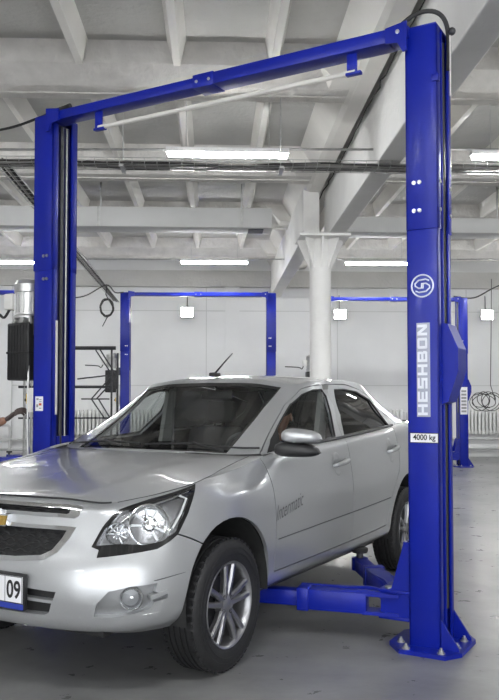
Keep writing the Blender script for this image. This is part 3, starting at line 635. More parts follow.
def make_lift(front=True):
    r = empty('two_post_lift', LIFT0, CAR_YAW)
    cl = column(r, -1, 0); cr = column(r, 1, 0)
    # crossbeam: two telescoping box sections with end brackets
    b = MB().box(-1.22, .04, -.150, -.03, H-.058, H+.004, .004).box(-.02, 1.20, -.157, -.022, H-.064, H+.010, .004)
    b.box(-.06, .09, -.160, -.018, H-.068, H+.015, .003)
    for s in (-1, 1): 
        q_ = s*(1 if s > 0 else .975); b.prism([(1.19*q_, H+.012), (1.31*q_, H+.03), (1.31*q_, H-.13), (1.285*q_, H-.13), (1.26*q_, H-.08), (1.19*q_, H-.07)], 'y', -.164, -.152)
        b.box(min(1.19*s, 1.31*q_), max(1.19*s, 1.31*q_), -.152, .0, H-.05, H+.012, .003)
    cb = b.build('crossbeam', M['blue'], r, smooth=30)
    for x in (-.03, .06): MB().lathe([(.0001, -.168), (.010, -.165), (.010, -.158)], (x, 0, H-.03), axis='y', n=8).build('bolt', M['steel'], cb)
    MB().lathe([(.0001, -.172), (.012, -.170), (.012, -.162)], (1.26, 0, H-.02), axis='y', n=8).build('bolt', M['steel'], cb)
    for x in (-.84, .98) if front else (): MB().box(x-.03, x+.03, -.125, -.112, H-.18, H-.055, .003).box(x-.035, x+.055, -.135, -.100, H-.185, H-.168, .003).build('rod_bracket', M['blue'], cb, smooth=30)
    if front: MB().tube([(-.84, -.12, H-.165), (1.0, -.12, H-.170)], .015, 10).build('limit_bar', M['white_rod'], r)
    for s in (-1, 1):
        xi = 1.285 if s > 0 else -1.25
        b = MB().box(min(xi, xi+.09*s), max(xi, xi+.09*s), -.058, .068, .18, 1.05)
        # carriage: side plates and the arm yoke
        for y in (-.10, .10): b.prism([(xi-.00*s, .55), (xi-.03*s, .55), (xi-.10*s, .30), (xi-.16*s, .28), (xi-.16*s, .145), (xi-.0*s, .145)], 'y', y-.006, y+.006)
        for z in (.145, .285): b.box(min(xi, xi-.17*s), max(xi, xi-.17*s), -.115, .115, z-.008, z+.008, .003)
        b.box(min(xi-.02*s, xi-.035*s), max(xi-.02*s, xi-.035*s), -.1, .1, .15, .55)
        b.build('carriage', M['blue'], r, smooth=30)
        fx = .72 if s > 0 else .70
        arm(r, s, (1.165*s, -.075), (.40*s, -.24), .212, False)
        arm(r, s, (1.165*s, .065), (.63*s, .82), .212, True)
    # plain column: safety-lock cover and lettering
    xo = 1.455
    MB().prism([(xo-.03, 1.71), (xo+.03, 1.70), (xo+.085, 1.57), (xo+.085, 1.45), (xo+.03, 1.29), (xo-.03, 1.27)], 'y', -.06, .10).build('lock_cover', M['blue'], cr, smooth=20)
    if front:
        def decal(V, F, x, z, rot, m, name, par, y=-.1195, lab=None):
            T = Matrix.Translation((x, y, z)) @ Matrix.Rotation(pi/2, 4, 'X') @ Matrix.Rotation(rot, 4, 'Z')
            o = MB().add([T @ Vector(v) for v in V], F).build(name, M[m], par, smooth=0); 
            if lab: o['label'] = lab
            return o
        xc = 1.370
        pl = MB().box(xc-.034, xc+.038, -.1168, -.115, 1.212, 1.705).build('name_plate', M['plate_grey'], cr, smooth=0)
        bl = MB()
        glyph = {'H': ((0, .25, 0, 1), (.75, 1, 0, 1), (.2, .8, .39, .61)), 'E': ((0, .25, 0, 1), (.2, .95, 0, .21), (.2, .9, .39, .61), (.2, .95, .79, 1)),
                 'S': ((0, .98, .79, 1), (0, .25, .45, .85), (0, .98, .39, .61), (.73, .98, .15, .55), (0, .98, 0, .21)),
                 'B': ((0, .25, 0, 1), (.2, .92, 0, .21), (.2, .92, .39, .61), (.2, .92, .79, 1), (.75, 1, .08, .44), (.72, .96, .56, .92)),
                 'O': ((0, .25, .06, .94), (.75, 1, .06, .94), (.08, .92, 0, .21), (.08, .92, .79, 1)), 'N': ((0, .25, 0, 1), (.75, 1, 0, 1))}
        for k, ch in enumerate('HESHBON'):
            for (p, q, lo_, hi_) in glyph[ch]: bl.box(k*1.22+p, k*1.22+q, lo_, hi_, -.0012, .0012)
            if ch == 'N': bl.prism([(k*1.22, 1), (k*1.22+.3, 1), (k*1.22+1, 0), (k*1.22+.7, 0)], 'z', -.0012, .0012)
        V, F = [(p[0]-4.16, p[1]-.5, p[2]) for p in bl.v], bl.f
        w = max(v[0] for v in V)-min(v[0] for v in V); hh = max(v[1] for v in V)-min(v[1] for v in V)
        V = [(v[0]*.475/w, v[1]*.052/hh, v[2]) for v in V]
        decal(V, F, xc-.002, 1.458, pi/2, 'silver_letter', 'lettering', cr, lab='silver capital lettering reading up the column')
        V2 = [(v[0]+.003, v[1]-.004, v[2]) for v in V]
        # emblem: ring with a chevron S
        cz = 1.90
        o = MB()
        o.tube([(xc+.058*cos(t), -.117, cz+.058*sin(t)) for t in np.linspace(0, 2*pi, 37)[:-1]], .0045, 6, closed=True)
        for sg in (-1, 1):
            pts = [(.036, .026), (.018, .034), (-.02, .030), (-.040, .012), (-.038, 0.0), (-.020, -.012), (.004, -.012), (.004, .010), (.014, .012)]
            o.tube([(xc+sg*p[0], -.117, cz+sg*p[1]) for p in pts], .0045, 6)
        o.build('emblem', M['silver_letter'], cr)
        MB().lathe([(.0001, -.1163), (.054, -.1163), (.054, -.115)], (xc, 0, cz), axis='y', n=32).build('emblem_disc', M['ink_blue'], cr)
        MB().box(1.296, 1.450, -.1168, -.115, 1.075, 1.129).build('capacity_plate', M['ink'], cr, smooth=0)
        MB().box(1.300, 1.446, -.1176, -.1165, 1.079, 1.125).build('capacity_label', M['sticker'], cr, smooth=0)
        V, F = text_mesh('4000 kg', .04, .0008, bold=.0006)
        w = max(v[0] for v in V)-min(v[0] for v in V); V = [(v[0]*.12/w, v[1]*1.0, v[2]) for v in V]
        decal(V, F, 1.374, 1.104, 0, 'ink', 'capacity_text', cr, y=-.1185, lab='black load rating on a white label')
        # hose over the top of the column and the white rod behind it
        MB().tube([(1.12, -.05, H-.03), (1.22, -.04, H+.06), (1.33, -.03, H+.12), (1.43, 0, H+.11), (1.475, .03, H+.02), (1.475, .04, H-.2)], .013, 8, smooth=6).build('hydraulic_hose', M['rubber'], r)
        MB().tube([(1.49, .02, H-.35), (1.49, .02, H-.02)], .004, 6).build('switch_rod', M['white_rod'], r)
        MB().ball((1.50, .02, H+.0), .022, 10).build('rod_knob', M['dark_steel'], r)
        MB().box(1.43, 1.47, -.13, -.1, H-.31, H-.27, .004).build('rope_guide', M['blue'], cr)
        # motor column: stickers, hose, motor with oil tank
        MB().box(-1.397, -1.325, -.1168, -.115, 1.225, 1.325).build('warning_label', M['sticker'], cl, smooth=0)
        b = MB()
        for k, (x, z, w, h) in enumerate([(-1.385, 1.30, .02, .012), (-1.358, 1.30, .02, .006), (-1.36, 1.285, .022, .006), (-1.385, 1.25, .016, .02), (-1.36, 1.24, .02, .006)]): b.box(x, x+w, -.1176, -.1166, z, z+h)
        b.build('label_print', M['ink_grey'], cl, smooth=0)
        MB().box(-1.362, -1.338, -.1177, -.1166, 1.262, 1.278).build('label_symbol', M['ink_red'], cl, smooth=0)
        MB().tube([(-1.36, -.09, H+.005), (-1.30, -.09, H+.025), (-1.2, -.09, H+.035), (-1.12, -.09, H+.045)], .018, 8, smooth=4).build('hose_sleeve', M['rubber'], r)
        MB().tube([(-1.30, -.08, H+.03), (-1.45, -.08, H+.015), (-1.7, -.08, H-.005), (-2.1, -.08, H+.01), (-2.7, .1, H+.12)], .009, 6, smooth=6).build('supply_cable', M['rubber'], r)
    else:
        MB().box(1.30, 1.44, -.1178, -.115, 1.02, 1.55).build('spec_sticker', M['sticker'], cr, smooth=0)
        b = MB()
        for k in range(7): b.box(1.32, 1.42, -.119, -.1178, 1.06+.065*k, 1.10+.065*k)
        b.build('sticker_print', M['ink_grey'], cr, smooth=0)
    # power unit on the motor column
    x, y = -1.59, .0
    b = MB().box(x-.108, x+.108, y-.10, y+.10, 1.44, 1.85, .012); b.box(x-.112, x+.112, y-.104, y+.104, 1.63, 1.645, .003)
    for k in range(7): b.box(x-.09+.028*k, x-.084+.028*k, y-.104, y-.099, 1.46, 1.83)
    b.build('oil_tank', M['black'], r)
    mo = MB().lathe([(.0001, 1.885), (.105, 1.885), (.105, 1.90), (.082, 1.915), (.082, 2.07), (.100, 2.075), (.103, 2.13), (.08, 2.162), (.0001, 2.168)], (x+.0, y, 0), n=28)
    for k in range(16):
        t = 2*pi*k/16; T = Matrix.Translation((x, y, 0)) @ Matrix.Rotation(t, 4, 'Z'); mo.box(.075, .096, -.003, .003, 1.925, 2.08, 0, T)
    mm = mo.build('motor', M['motor'], r)
    MB().box(x-.175, x-.09, y-.07, y+.03, 1.955, 2.07, .008).build('terminal_box', M['white_plastic'], mm)
    b = MB().box(x-.07, x+.09, y-.07, y+.07, 1.85, 1.888, .01)
    b.tube([(x+.06, y-.07, 1.87), (x+.06, y-.12, 1.87)], .018, 8).tube([(x-.04, y-.07, 1.868), (x-.04, y-.10, 1.868)], .015, 8).tube([(x+.09, y, 1.868), (x+.135, y, 1.868)], .02, 8)
    b.tube([(x+.1, y-.08, 1.90), (x+.13, y-.1, 1.84)], .008, 6)
    b.build('pump_block', M['motor'], r)
    MB().box(x+.07, x+.172, y-.06, y+.06, 1.76, 1.90, .004).build('mounting_bracket', M['dark_steel'], r)
    MB().tube([(x-.15, y-.03, 1.97), (x-.19, y-.05, 1.90), (x-.25, y-.05, 1.93), (x-.5, y+.1, 1.95)], .010, 6, smooth=5).build('motor_cable', M['rubber'], r)
    MB().tube([(x+.09, y-.05, 1.86), (x+.10, y-.09, 1.5), (x+.10, y-.09, 1.0), (x+.1, y-.06, .3)], .009, 6, smooth=4).build('pressure_hose', M['galv'], r)
    cbx = MB().box(-1.50, -1.43, -.10, -.02, 1.215, 1.385, .006).build('control_box', M['white_plastic'], r)
    MB().box(-1.515, -1.492, -.09, -.05, 1.27, 1.345, .004).build('switch_plate', M['yellow'], cbx)
    MB().lathe([(.0001, -.028), (.012, -.026), (.012, .0)], (-1.51, -.07, 1.30), axis='x', n=10).build('push_button', M['black'], cbx)
    return r
lift = make_lift(True)
tag(lift, 'near blue two-post car lift with silver lettering, astride the silver car', 'car lift', 'two-post car lifts')
rear = make_lift(False)
def place(o, px0, d):
    xc = (px0-250)/(800/d); o.location = cw(xc, d)
# middle, right and far-left rear lifts; their columns stand parallel to the rear wall
place(rear, 198, 14.9); rear.rotation_euler = (0, 0, 0)
tag(rear, 'middle rear blue two-post lift standing empty behind the car roof', 'car lift', 'two-post car lifts')
r2 = copy_tree(rear); place(r2, 393, 15.6); r2['label'] = 'right rear blue two-post lift, its far column with a tall white sticker'
r3 = copy_tree(rear); place(r3, -36, 14.6); r3['label'] = 'left rear blue two-post lift whose crossbeam meets the left edge of the photo'
# ================================================================ people
def body(name, chains, mat_, parent=None, sub=2):
    # Skin needs its vertex layer; build through bmesh so the layer exists
    V = []; E = []; R = []
    def idx(p):
        for i, q in enumerate(V):
            if (Vector(q)-Vector(p)).length < 1e-5: return i
        V.append(Vector(p)); R.append(None); return len(V)-1
    for pts, rad in chains:
        pr = None
        for p, r in zip(pts, rad):
            i = idx(p)
            if R[i] is None: R[i] = r
            if pr is not None and pr != i: E.append((pr, i))
            pr = i
    b = bmesh.new(); L = b.verts.layers.skin.verify(); vs = [b.verts.new(p) for p in V]
    for i, v_ in enumerate(vs):
        r = R[i]; v_[L].radius = r if hasattr(r, '__len__') else (r, r); v_[L].use_root = (i == 0)
    for a, c in E: b.edges.new((vs[a], vs[c]))
    me = bpy.data.meshes.new(name); b.to_mesh(me); b.free()
    o = bpy.data.objects.new(name, me); COL.objects.link(o)
    sk = o.modifiers.new('s', 'SKIN'); sk.use_smooth_shade = True
    sb = o.modifiers.new('u', 'SUBSURF'); sb.levels = sub; sb.render_levels = sub
    bpy.context.view_layer.update()
    me2 = bpy.data.meshes.new_from_object(o.evaluated_get(bpy.context.evaluated_depsgraph_get()))
    bpy.data.objects.remove(o); me2.name = name; me2.materials.clear(); me2.materials.append(mat_)
    for p in me2.polygons: p.use_smooth = True
    o = bpy.data.objects.new(name, me2); COL.objects.link(o)
    if parent: o.parent = parent
    return o
def head_mesh(c, T, s=1.0):
    """head facing -y in its own frame; returns MB in parent space. Ellipsoid shaped with brow, nose, lips, chin, sockets, ears"""
    o = MB().lathe([(max(sin(pi*i/26), 1e-3), -cos(pi*i/26)) for i in range(27)], n=36)
    V = []
    for x, y, z in o.v:
        X = x*.076; Z = z*.118; Y = y*.096
        if z < -.1: k = (-z-.1)/.9; X *= 1-.38*k; Y = Y*(1-.15*k)-.012*k
        if y < 0:
            f = -y
            g = lambda cx, cz, sx, sz: math.exp(-((x-cx)/sx)**2-((z-cz)/sz)**2)*f
            Y -= .024*g(0, -.20, .13, .16)+.010*g(0, -.02, .09, .22)            # nose
            Y -= .007*g(0, -.47, .26, .07)+.006*g(0, -.59, .24, .06); Y += .004*g(0, -.53, .25, .025)      # lips
            Y -= .010*g(0, -.82, .3, .14)                                     # chin
            Y += .012*(g(.36, .02, .2, .12)+g(-.36, .02, .2, .12)); Y -= .006*(g(.33, .18, .3, .08)+g(-.33, .18, .3, .08))
        V.append(T @ (Vector((X, Y, Z))*s))
    m = MB().add(V, o.f)
    for sg in (-1, 1):
        e = MB().ball((0, 0, 0), 1, 10); m.add([T @ (Vector((sg*.077+p[0]*.009, .01+p[1]*.018, -.012+p[2]*.031))*s) for p in e.v], e.f)
    return m
def eyes(T, s, parent):
    for sg in (-1, 1):
        e = MB().ball((0, 0, 0), 1, 10); MB().add([T @ (Vector((sg*.029+p[0]*.012, -.074+p[1]*.010, .002+p[2]*.010))*s) for p in e.v], e.f).build('eye', M['sticker'], parent)
# --- operator at the lift's control box: stands left of the picture, right forearm and hand in view
OP = CARM @ Vector((-1.95, .38, 0))
op = empty('person', OP, CAR_YAW, 'person in dark work shirt reaching a bare forearm to the lift control box', 'person')
HX, HY, HZ = .585, .435, 1.262          # the hand, at the push button (person space = lift axes)
sh = (.17, .03, 1.40); sh2 = (-.17, -.08, 1.40)
el = (.16, .18, 1.00); wr = (.455, .385, 1.165)
body('body', [
    ([(0, 0, .95), (0, 0, 1.12), (0, -.01, 1.30), (0, -.02, 1.43), (0, -.02, 1.53), (0, -.015, 1.58)], [(.15, .10), (.13, .10), (.16, .11), (.11, .075), (.055, .055), (.05, .05)]),
    ([(0, -.01, 1.30), sh, el, (.31, .283, 1.085), wr], [(.16, .11), .068, .046, .043, .029]),
    ([(0, -.01, 1.30), sh2, (-.23, -.02, 1.12), (-.20, .12, .90)], [(.16, .11), .068, .046, .030]),
    ([(0, 0, .95), (.10, 0, .88), (.12, .02, .48), (.12, .0, .08)], [(.15, .10), .095, .065, .045]),
    ([(.12, 0, .08), (.13, .15, .035)], [.045, .035]),
    ([(0, 0, .95), (-.10, 0, .88), (-.13, 0, .48), (-.14, -.04, .08)], [(.15, .10), .095, .065, .045]),
    ([(-.14, -.04, .08), (-.15, .11, .035)], [.045, .035])], M['skin'], op)
def hand(parent, W, D, U, side, curl, name='hand', mt='skin'):
    """W wrist, D direction along the palm, U back-of-hand direction; fingers bend towards -U"""
    W = Vector(W); D = Vector(D).normalized(); U = Vector(U); U = (U-D*U.dot(D)).normalized(); S = D.cross(U).normalized()*side
    ch = []
    pc = W+D*.055
    ch.append(([W-D*.02, W+D*.012, W+D*.045, W+D*.085], [(.026, .021), (.027, .018), (.036, .016), (.038, .014)]))
    b = body(name, ch, M[mt], parent, 2)
    for k, (off, ln) in enumerate(((-.027, .072), (-.009, .082), (.009, .077), (.027, .060))):
        p = W+D*(.075-abs(off)*.25)+S*off; q = [p, W+D*.092+S*off*1.05]; a = 0; r = [.0095, .0095]; pos = q[1]
        for j, f in enumerate((.45, .30, .25)):
            a += curl[j]*(1+.12*k); dd = D*cos(a)-U*sin(a); pos = pos+dd*ln*f; q.append(pos); r.append(.0088-.0010*j)
        body('finger', [(q, r)], M[mt], b, 2)
    t = [W+D*.03-S*.02, W+D*.05-S*.042-U*.012, W+D*.082-S*.052-U*.026, W+D*.105-S*.046-U*.038]
    body('thumb', [(t, [.013, .0125, .0105, .008])], M[mt], b, 2)
    return b
hd = Vector((HX, HY, HZ))-Vector(wr)
h_ = hand(op, wr, hd, (-.3, -.75, .6), 1, (.35, .55, .5), mt='glove')
hand(op, (-.20, .12, .90), (.05, .4, -.9), (-1, 0, 0), 1, (.3, .4, .3))
body('shirt', [
    ([(0, 0, .93), (0, 0, 1.12), (0, -.01, 1.30), (0, -.02, 1.44), (0, -.02, 1.475)], [(.165, .115), (.148, .115), (.178, .125), (.122, .085), (.062, .062)]),
    ([(0, -.01, 1.30), sh, (.165, .12, 1.22)], [(.178, .125), .080, .066]),
    ([(0, -.01, 1.30), sh2, (-.215, -.04, 1.20)], [(.178, .125), .080, .066])], M['shirt'], op)
body('trousers', [
    ([(0, 0, 1.0), (0, 0, .93)], [(.155, .112), (.162, .112)]),
    ([(0, 0, .93), (.10, 0, .86), (.12, .02, .48), (.12, 0, .10)], [(.162, .112), .108, .082, .066]),
    ([(0, 0, .93), (-.10, 0, .86), (-.13, 0, .48), (-.14, -.04, .10)], [(.162, .112), .108, .082, .066])], M['pants'], op)
for x, y in ((.125, .03), (-.145, -.01)):
    MB().box(x-.05, x+.05, y-.09, y+.18, 0, .085, .03).build('shoe', M['black'], op)
T = Matrix.Translation((0, -.01, 1.665)) @ Matrix.Rotation(radians(125), 4, 'Z')
hm = head_mesh(None, T).build('head', M['skin'], op, smooth=80); eyes(T, 1, op)
o = MB().ball((0, 0, 0), 1, 20); V = [T @ Vector((p[0]*.083, .012+p[1]*.100, .03+max(p[2], -.25)*.105)) for p in o.v]
MB().add(V, o.f).build('hair', M['hair'], op, smooth=80)

# --- driver: seated at the wheel, dark cap, looking down and forward
dr = empty('person', CARM @ Vector((.37, 1.35, .28)), CAR_YAW, 'driver in a dark cap and dark shirt seated behind the wheel of the silver car', 'person')
hp = (0, .12, .30)
def L_(s): return [hp, (.10*s, .05, .28), (.13*s, -.34, .36), (.13*s, -.52, .05)]
body('body', [
    ([hp, (0, .12, .48), (0, .10, .66), (0, .05, .77), (0, -.0, .83)], [(.15, .11), (.14, .11), (.16, .11), (.07, .06), (.05, .05)]),
    ([(0, .10, .66), (.18, .06, .70), (.22, -.09, .52), (.14, -.29, .60)], [(.16, .11), .066, .045, .030]),
    ([(0, .10, .66), (-.18, .06, .70), (-.22, -.09, .52), (-.14, -.29, .60)], [(.16, .11), .066, .045, .030]),
    (L_(1), [(.15, .11), .09, .065, .045]), (L_(-1), [(.15, .11), .09, .065, .045]),
    ([(.13, -.52, .05), (.13, -.64, .03)], [.045, .03]), ([(-.13, -.52, .05), (-.13, -.64, .03)], [.045, .03])], M['skin'], dr)
body('shirt', [
    ([(0, .12, .28), (0, .12, .48), (0, .10, .66), (0, .06, .76)], [(.162, .122), (.152, .122), (.175, .122), (.075, .068)]),
    ([(0, .10, .66), (.18, .06, .70), (.22, -.09, .52), (.17, -.21, .565)], [(.175, .122), .078, .058, .045]),
    ([(0, .10, .66), (-.18, .06, .70), (-.22, -.09, .52), (-.17, -.21, .565)], [(.175, .122), .078, .058, .045])], M['shirt2'], dr)
body('trousers', [(L_(1)[1:], [.105, .082, .062]), ], M['pants'], dr); body('trousers', [(L_(-1)[1:], [.105, .082, .062])], M['pants'], dr)
for s in (1, -1): hand(dr, (.14*s, -.29, .60), (-.1*s, -.75, .35), (0, .3, .9), s, (.5, .6, .5))
T = Matrix.Translation((0.03, -.03, .915)) @ Matrix.Rotation(radians(8), 4, 'Z') @ Matrix.Rotation(radians(22), 4, 'X')
head_mesh(None, T).build('head', M['skin'], dr, smooth=80); eyes(T, 1, dr)
o = MB().ball((0, 0, 0), 1, 20); V = [T @ Vector((p[0]*.086, .012+p[1]*.104, .035+max(p[2], -.12)*.100)) for p in o.v]
o2 = MB().add(V, o.f); Q = MB().prism([(-.06, -.085), (-.05, -.15), (0, -.165), (.05, -.15), (.06, -.085)], 'z', .035, .042); o2.add([T @ Vector(v) for v in Q.v], Q.f)
o2.build('cap', M['hair'], dr, smooth=60)
# ================================================================ the car
car = empty('car', CAR0, CAR_YAW, 'silver sedan on the lift with its hood towards the camera', 'car')
BW = .66                                    # metres per unit of V, for strip widths
def inpoly(x, y, P):
    c = False; n = len(P); j = n-1
    for i in range(n):
        if (P[i][1] > y) != (P[j][1] > y) and x < (P[j][0]-P[i][0])*(y-P[i][1])/(P[j][1]-P[i][1])+P[i][0]: c = not c
        j = i
    return c
def strip(pts, w, hv=BW):
    """polyline (U,V) -> closed polygon w metres wide"""
    P = [Vector((p[0], p[1]*hv)) for p in pts]; A = []; B = []
    for i, p in enumerate(P):
        t = (P[min(i+1, len(P)-1)]-P[max(i-1, 0)]).normalized(); n = Vector((-t.y, t.x))*(w/2)
        A.append(p+n); B.append(p-n)
    return [(q.x, q.y/hv) for q in A+B[::-1]]
def panelize(S, nu, nv, regions, ulist=None):
    """cut the flat (U,V) chart along every region's outline; returns {region: (UV verts, faces)}"""
    b = bmesh.new(); us = np.linspace(0, S.U1, nu); vs = np.linspace(0, 1, nv)
    G = [[b.verts.new((u, v, 0)) for v in vs] for u in us]
    for i in range(nu-1):
        for j in range(nv-1): b.faces.new((G[i][j], G[i+1][j], G[i+1][j+1], G[i][j+1]))
    for name, P in regions:
        n = len(P)
        for k in range(n):
            p, q = P[k], P[(k+1) % n]
            lo = (min(p[0], q[0])-1e-4, min(p[1], q[1])-1e-4); hi = (max(p[0], q[0])+1e-4, max(p[1], q[1])+1e-4)
            d = (q[0]-p[0], q[1]-p[1])
            if abs(d[0])+abs(d[1]) < 1e-6: continue
            fs = []
            for f in b.faces:
                xs = [w.co.x for w in f.verts]; 
                if min(xs) > hi[0] or max(xs) < lo[0]: continue
                ys = [w.co.y for w in f.verts]
                if min(ys) > hi[1] or max(ys) < lo[1]: continue
                fs.append(f)
            ge = list({e for f in fs for e in f.edges}); gv = list({w for f in fs for w in f.verts})
            if fs: bmesh.ops.bisect_plane(b, geom=gv+ge+fs, dist=1e-6, plane_co=(p[0], p[1], 0), plane_no=(-d[1], d[0], 0))
    out = {}
    for f in b.faces:
        c = f.calc_center_median(); r = 'rest'
        for name, P in regions:
            if inpoly(c.x, c.y, P): r = name; break
        out.setdefault(r, []).append([(w.co.x, w.co.y) for w in f.verts])
    b.free(); return out
def surf_mesh(S, faces, off=0, rim=0, mirror=False, both=False, mb=None):
    """map chart faces to the surface (offset outwards by off), with a rim turned inwards along the border"""
    mb = mb or MB(); key = {}; uv = []; F = []
    for f in faces:
        q = []
        for p in f:
            k = (round(p[0], 5), round(p[1], 5))
            if k not in key: key[k] = len(uv); uv.append(p)
            if not q or q[-1] != key[k]: q.append(key[k])
        if len(q) > 2: F.append(q)
    A = np.array(uv); P = S.ev(A[:, 0], A[:, 1]); N = S.nrm(A[:, 0], A[:, 1]); Q = P+N*off
    sides = [1, -1] if both else ([-1] if mirror else [1])
    for sg in sides:
        W = Q*np.array([sg, 1, 1]); mb.add(W, [g[::-1] for g in F] if sg > 0 else F)
        if rim:
            cnt = {}
            for g in F:
                for i in range(len(g)):
                    e = (g[i], g[(i+1) % len(g)]); r = (e[1], e[0])
                    if r in cnt: cnt[r] = None
                    else: cnt[e] = 1
            R = (Q-N*rim)*np.array([sg, 1, 1]); V = []; FF = []
            for e, c in cnt.items():
                if c is None: continue
                if both and A[e[0], 0] < 1e-4 and A[e[1], 0] < 1e-4: continue
                o = len(V); V += [W[e[0]], W[e[1]], R[e[1]], R[e[0]]]; FF.append([o, o+1, o+2, o+3] if sg > 0 else [o, o+3, o+2, o+1])
            mb.add(V, FF)
    return mb
def build_s(mb, name, m, parent, smooth=28): 
    """keeps the winding (outward already)"""
    return mb.build(name, m, parent, smooth=smooth, fixn=False)
C = CH
sym = lambda P: P
reg = []
W1, W2 = C['arch_f'], C['arch_r']
reg.append(('arch', [(W1[0][0]-.02, 1.02)]+W1[1:-1]+[(W1[-1][0]+.0, 1.02)]))
reg.append(('arch', [(W2[0][0], 1.02)]+W2[1:-1]+[(W2[-1][0], 1.02)]))
reg.append(('headlight_in', C['headlight_inner'])); reg.append(('headlight_rim', C['headlight']))
reg.append(('fog', C['fog']))
def wedge(P): return [(-.01, P[0][1])]+P[1:-1]+[(-.01, P[-1][1])]
reg += [('ug_in', wedge(C['ug_in'])), ('ug_out', wedge(C['ug_out'])), ('lg_in', wedge(C['lg_in'])), ('lg_out', wedge(C['lg_out'])), ('intake', wedge(C['in1'])), ('intake', wedge(C['in2']))]
g_ = .0055
reg.append(('gap', strip([(C['bumper_seam'][0][0]-.01, C['bumper_seam'][0][1]-.004)]+C['bumper_seam'][1:]+[(1.16, .484)], g_)))
top = lambda l: [(l[0][0], -.02)]+l
sf = [(C['s_front'][0][0], -.02)]+C['s_front']; sb_ = [(C['s_b'][0][0], -.02)]+C['s_b'][1:]; sr = [(C['s_rear'][0][0], -.02)]+C['s_rear'][1:]
reg.append(('gap', strip(sf, g_))); reg.append(('gap', strip(C['s_bot'], g_))); reg.append(('gap', strip(sb_, g_))); reg.append(('gap', strip(sr, g_)))
reg.append(('gap', strip([(4.56, -.02), (4.57, .2), (4.55, .5)], g_)))
cr = C['crease']
reg.append(('crease', strip([(cr[0][0]+.01, cr[0][1])]+cr[1:-1]+[(cr[-1][0]-.02, cr[-1][1])], .006)))
# big panels
reg.append(('front_bumper', [(-.01, -.02), (C['headlight'][2][0]+.0, -.02), C['headlight'][2], C['headlight'][6], C['bumper_seam'][1], (1.16, .484), (1.16, 1.02), (-.01, 1.02)]))
reg.append(('front_door', [(C['s_front'][0][0], -.02)]+C['s_front']+C['s_bot'][1:3]+C['s_b'][::-1][1:]+[(C['s_b'][0][0], -.02)]))
reg.append(('rear_door', [(C['s_b'][0][0], -.02)]+C['s_b']+C['s_bot'][3:]+C['s_rear'][::-1][1:]+[(C['s_rear'][0][0], -.02)]))
reg.append(('fender', [(.6, -.02), (C['s_front'][0][0], -.02)]+C['s_front'][:4]+[C['s_front'][4], (C['s_front'][4][0], 1.02), (.6, 1.02)]))
reg.append(('rear_bumper', [(4.56, .5), (5.7, .5), (5.7, 1.02), (4.3, 1.02), (4.40, .62)]))
R = panelize(BODY, 262, 46, reg)
regG = []
ws = C['ws']
wsx = [(-.01, .975), (.30, .975), (ws[0][0]-.01, .965), ws[1], ws[2], (ws[3][0]-.012, .055), (.35, .045), (-.01, .045)]
wsi = [(-.01, .955), (.30, .955), (ws[0][0]-.035, .945), (ws[1][0]-.018, ws[1][1]), (ws[2][0]-.015, ws[2][1]), (ws[3][0]-.03, .09), (.35, .085), (-.01, .085)]
regG += [('ws_in', wsi), ('ws_out', wsx)]
regG += [('wf', C['wf'][:-2]+[(C['wf'][-2][0], .985), (C['wf'][0][0]+.01, .985)]), ('wr', [(C['wr'][0][0], .985)]+C['wr'][1:-1]+[(C['wr'][-1][0], .985)])]
U1 = GLASS.U1
regG += [('rw', [(U1-.50, .93), (U1+.01, .93), (U1+.01, .06), (U1-.47, .06)])]
sA = [(C['sA'][0][0]+.002, 1.02)]+C['sA']; sB = C['sB'][:-1]+[(C['sB'][-1][0], 1.02)]; sC = C['sC']+[(C['sC'][-1][0]-.005, 1.02)]
regG += [('gap', strip(sA, .005, .46)), ('gap', strip(sB, .005, .46)), ('gap', strip(sC, .005, .46))]
regG += [('front_door', sA+sB[1:]), ('rear_door', sB[::-1]+sC[1:])]
Gm = panelize(GLASS, 170, 36, regG)
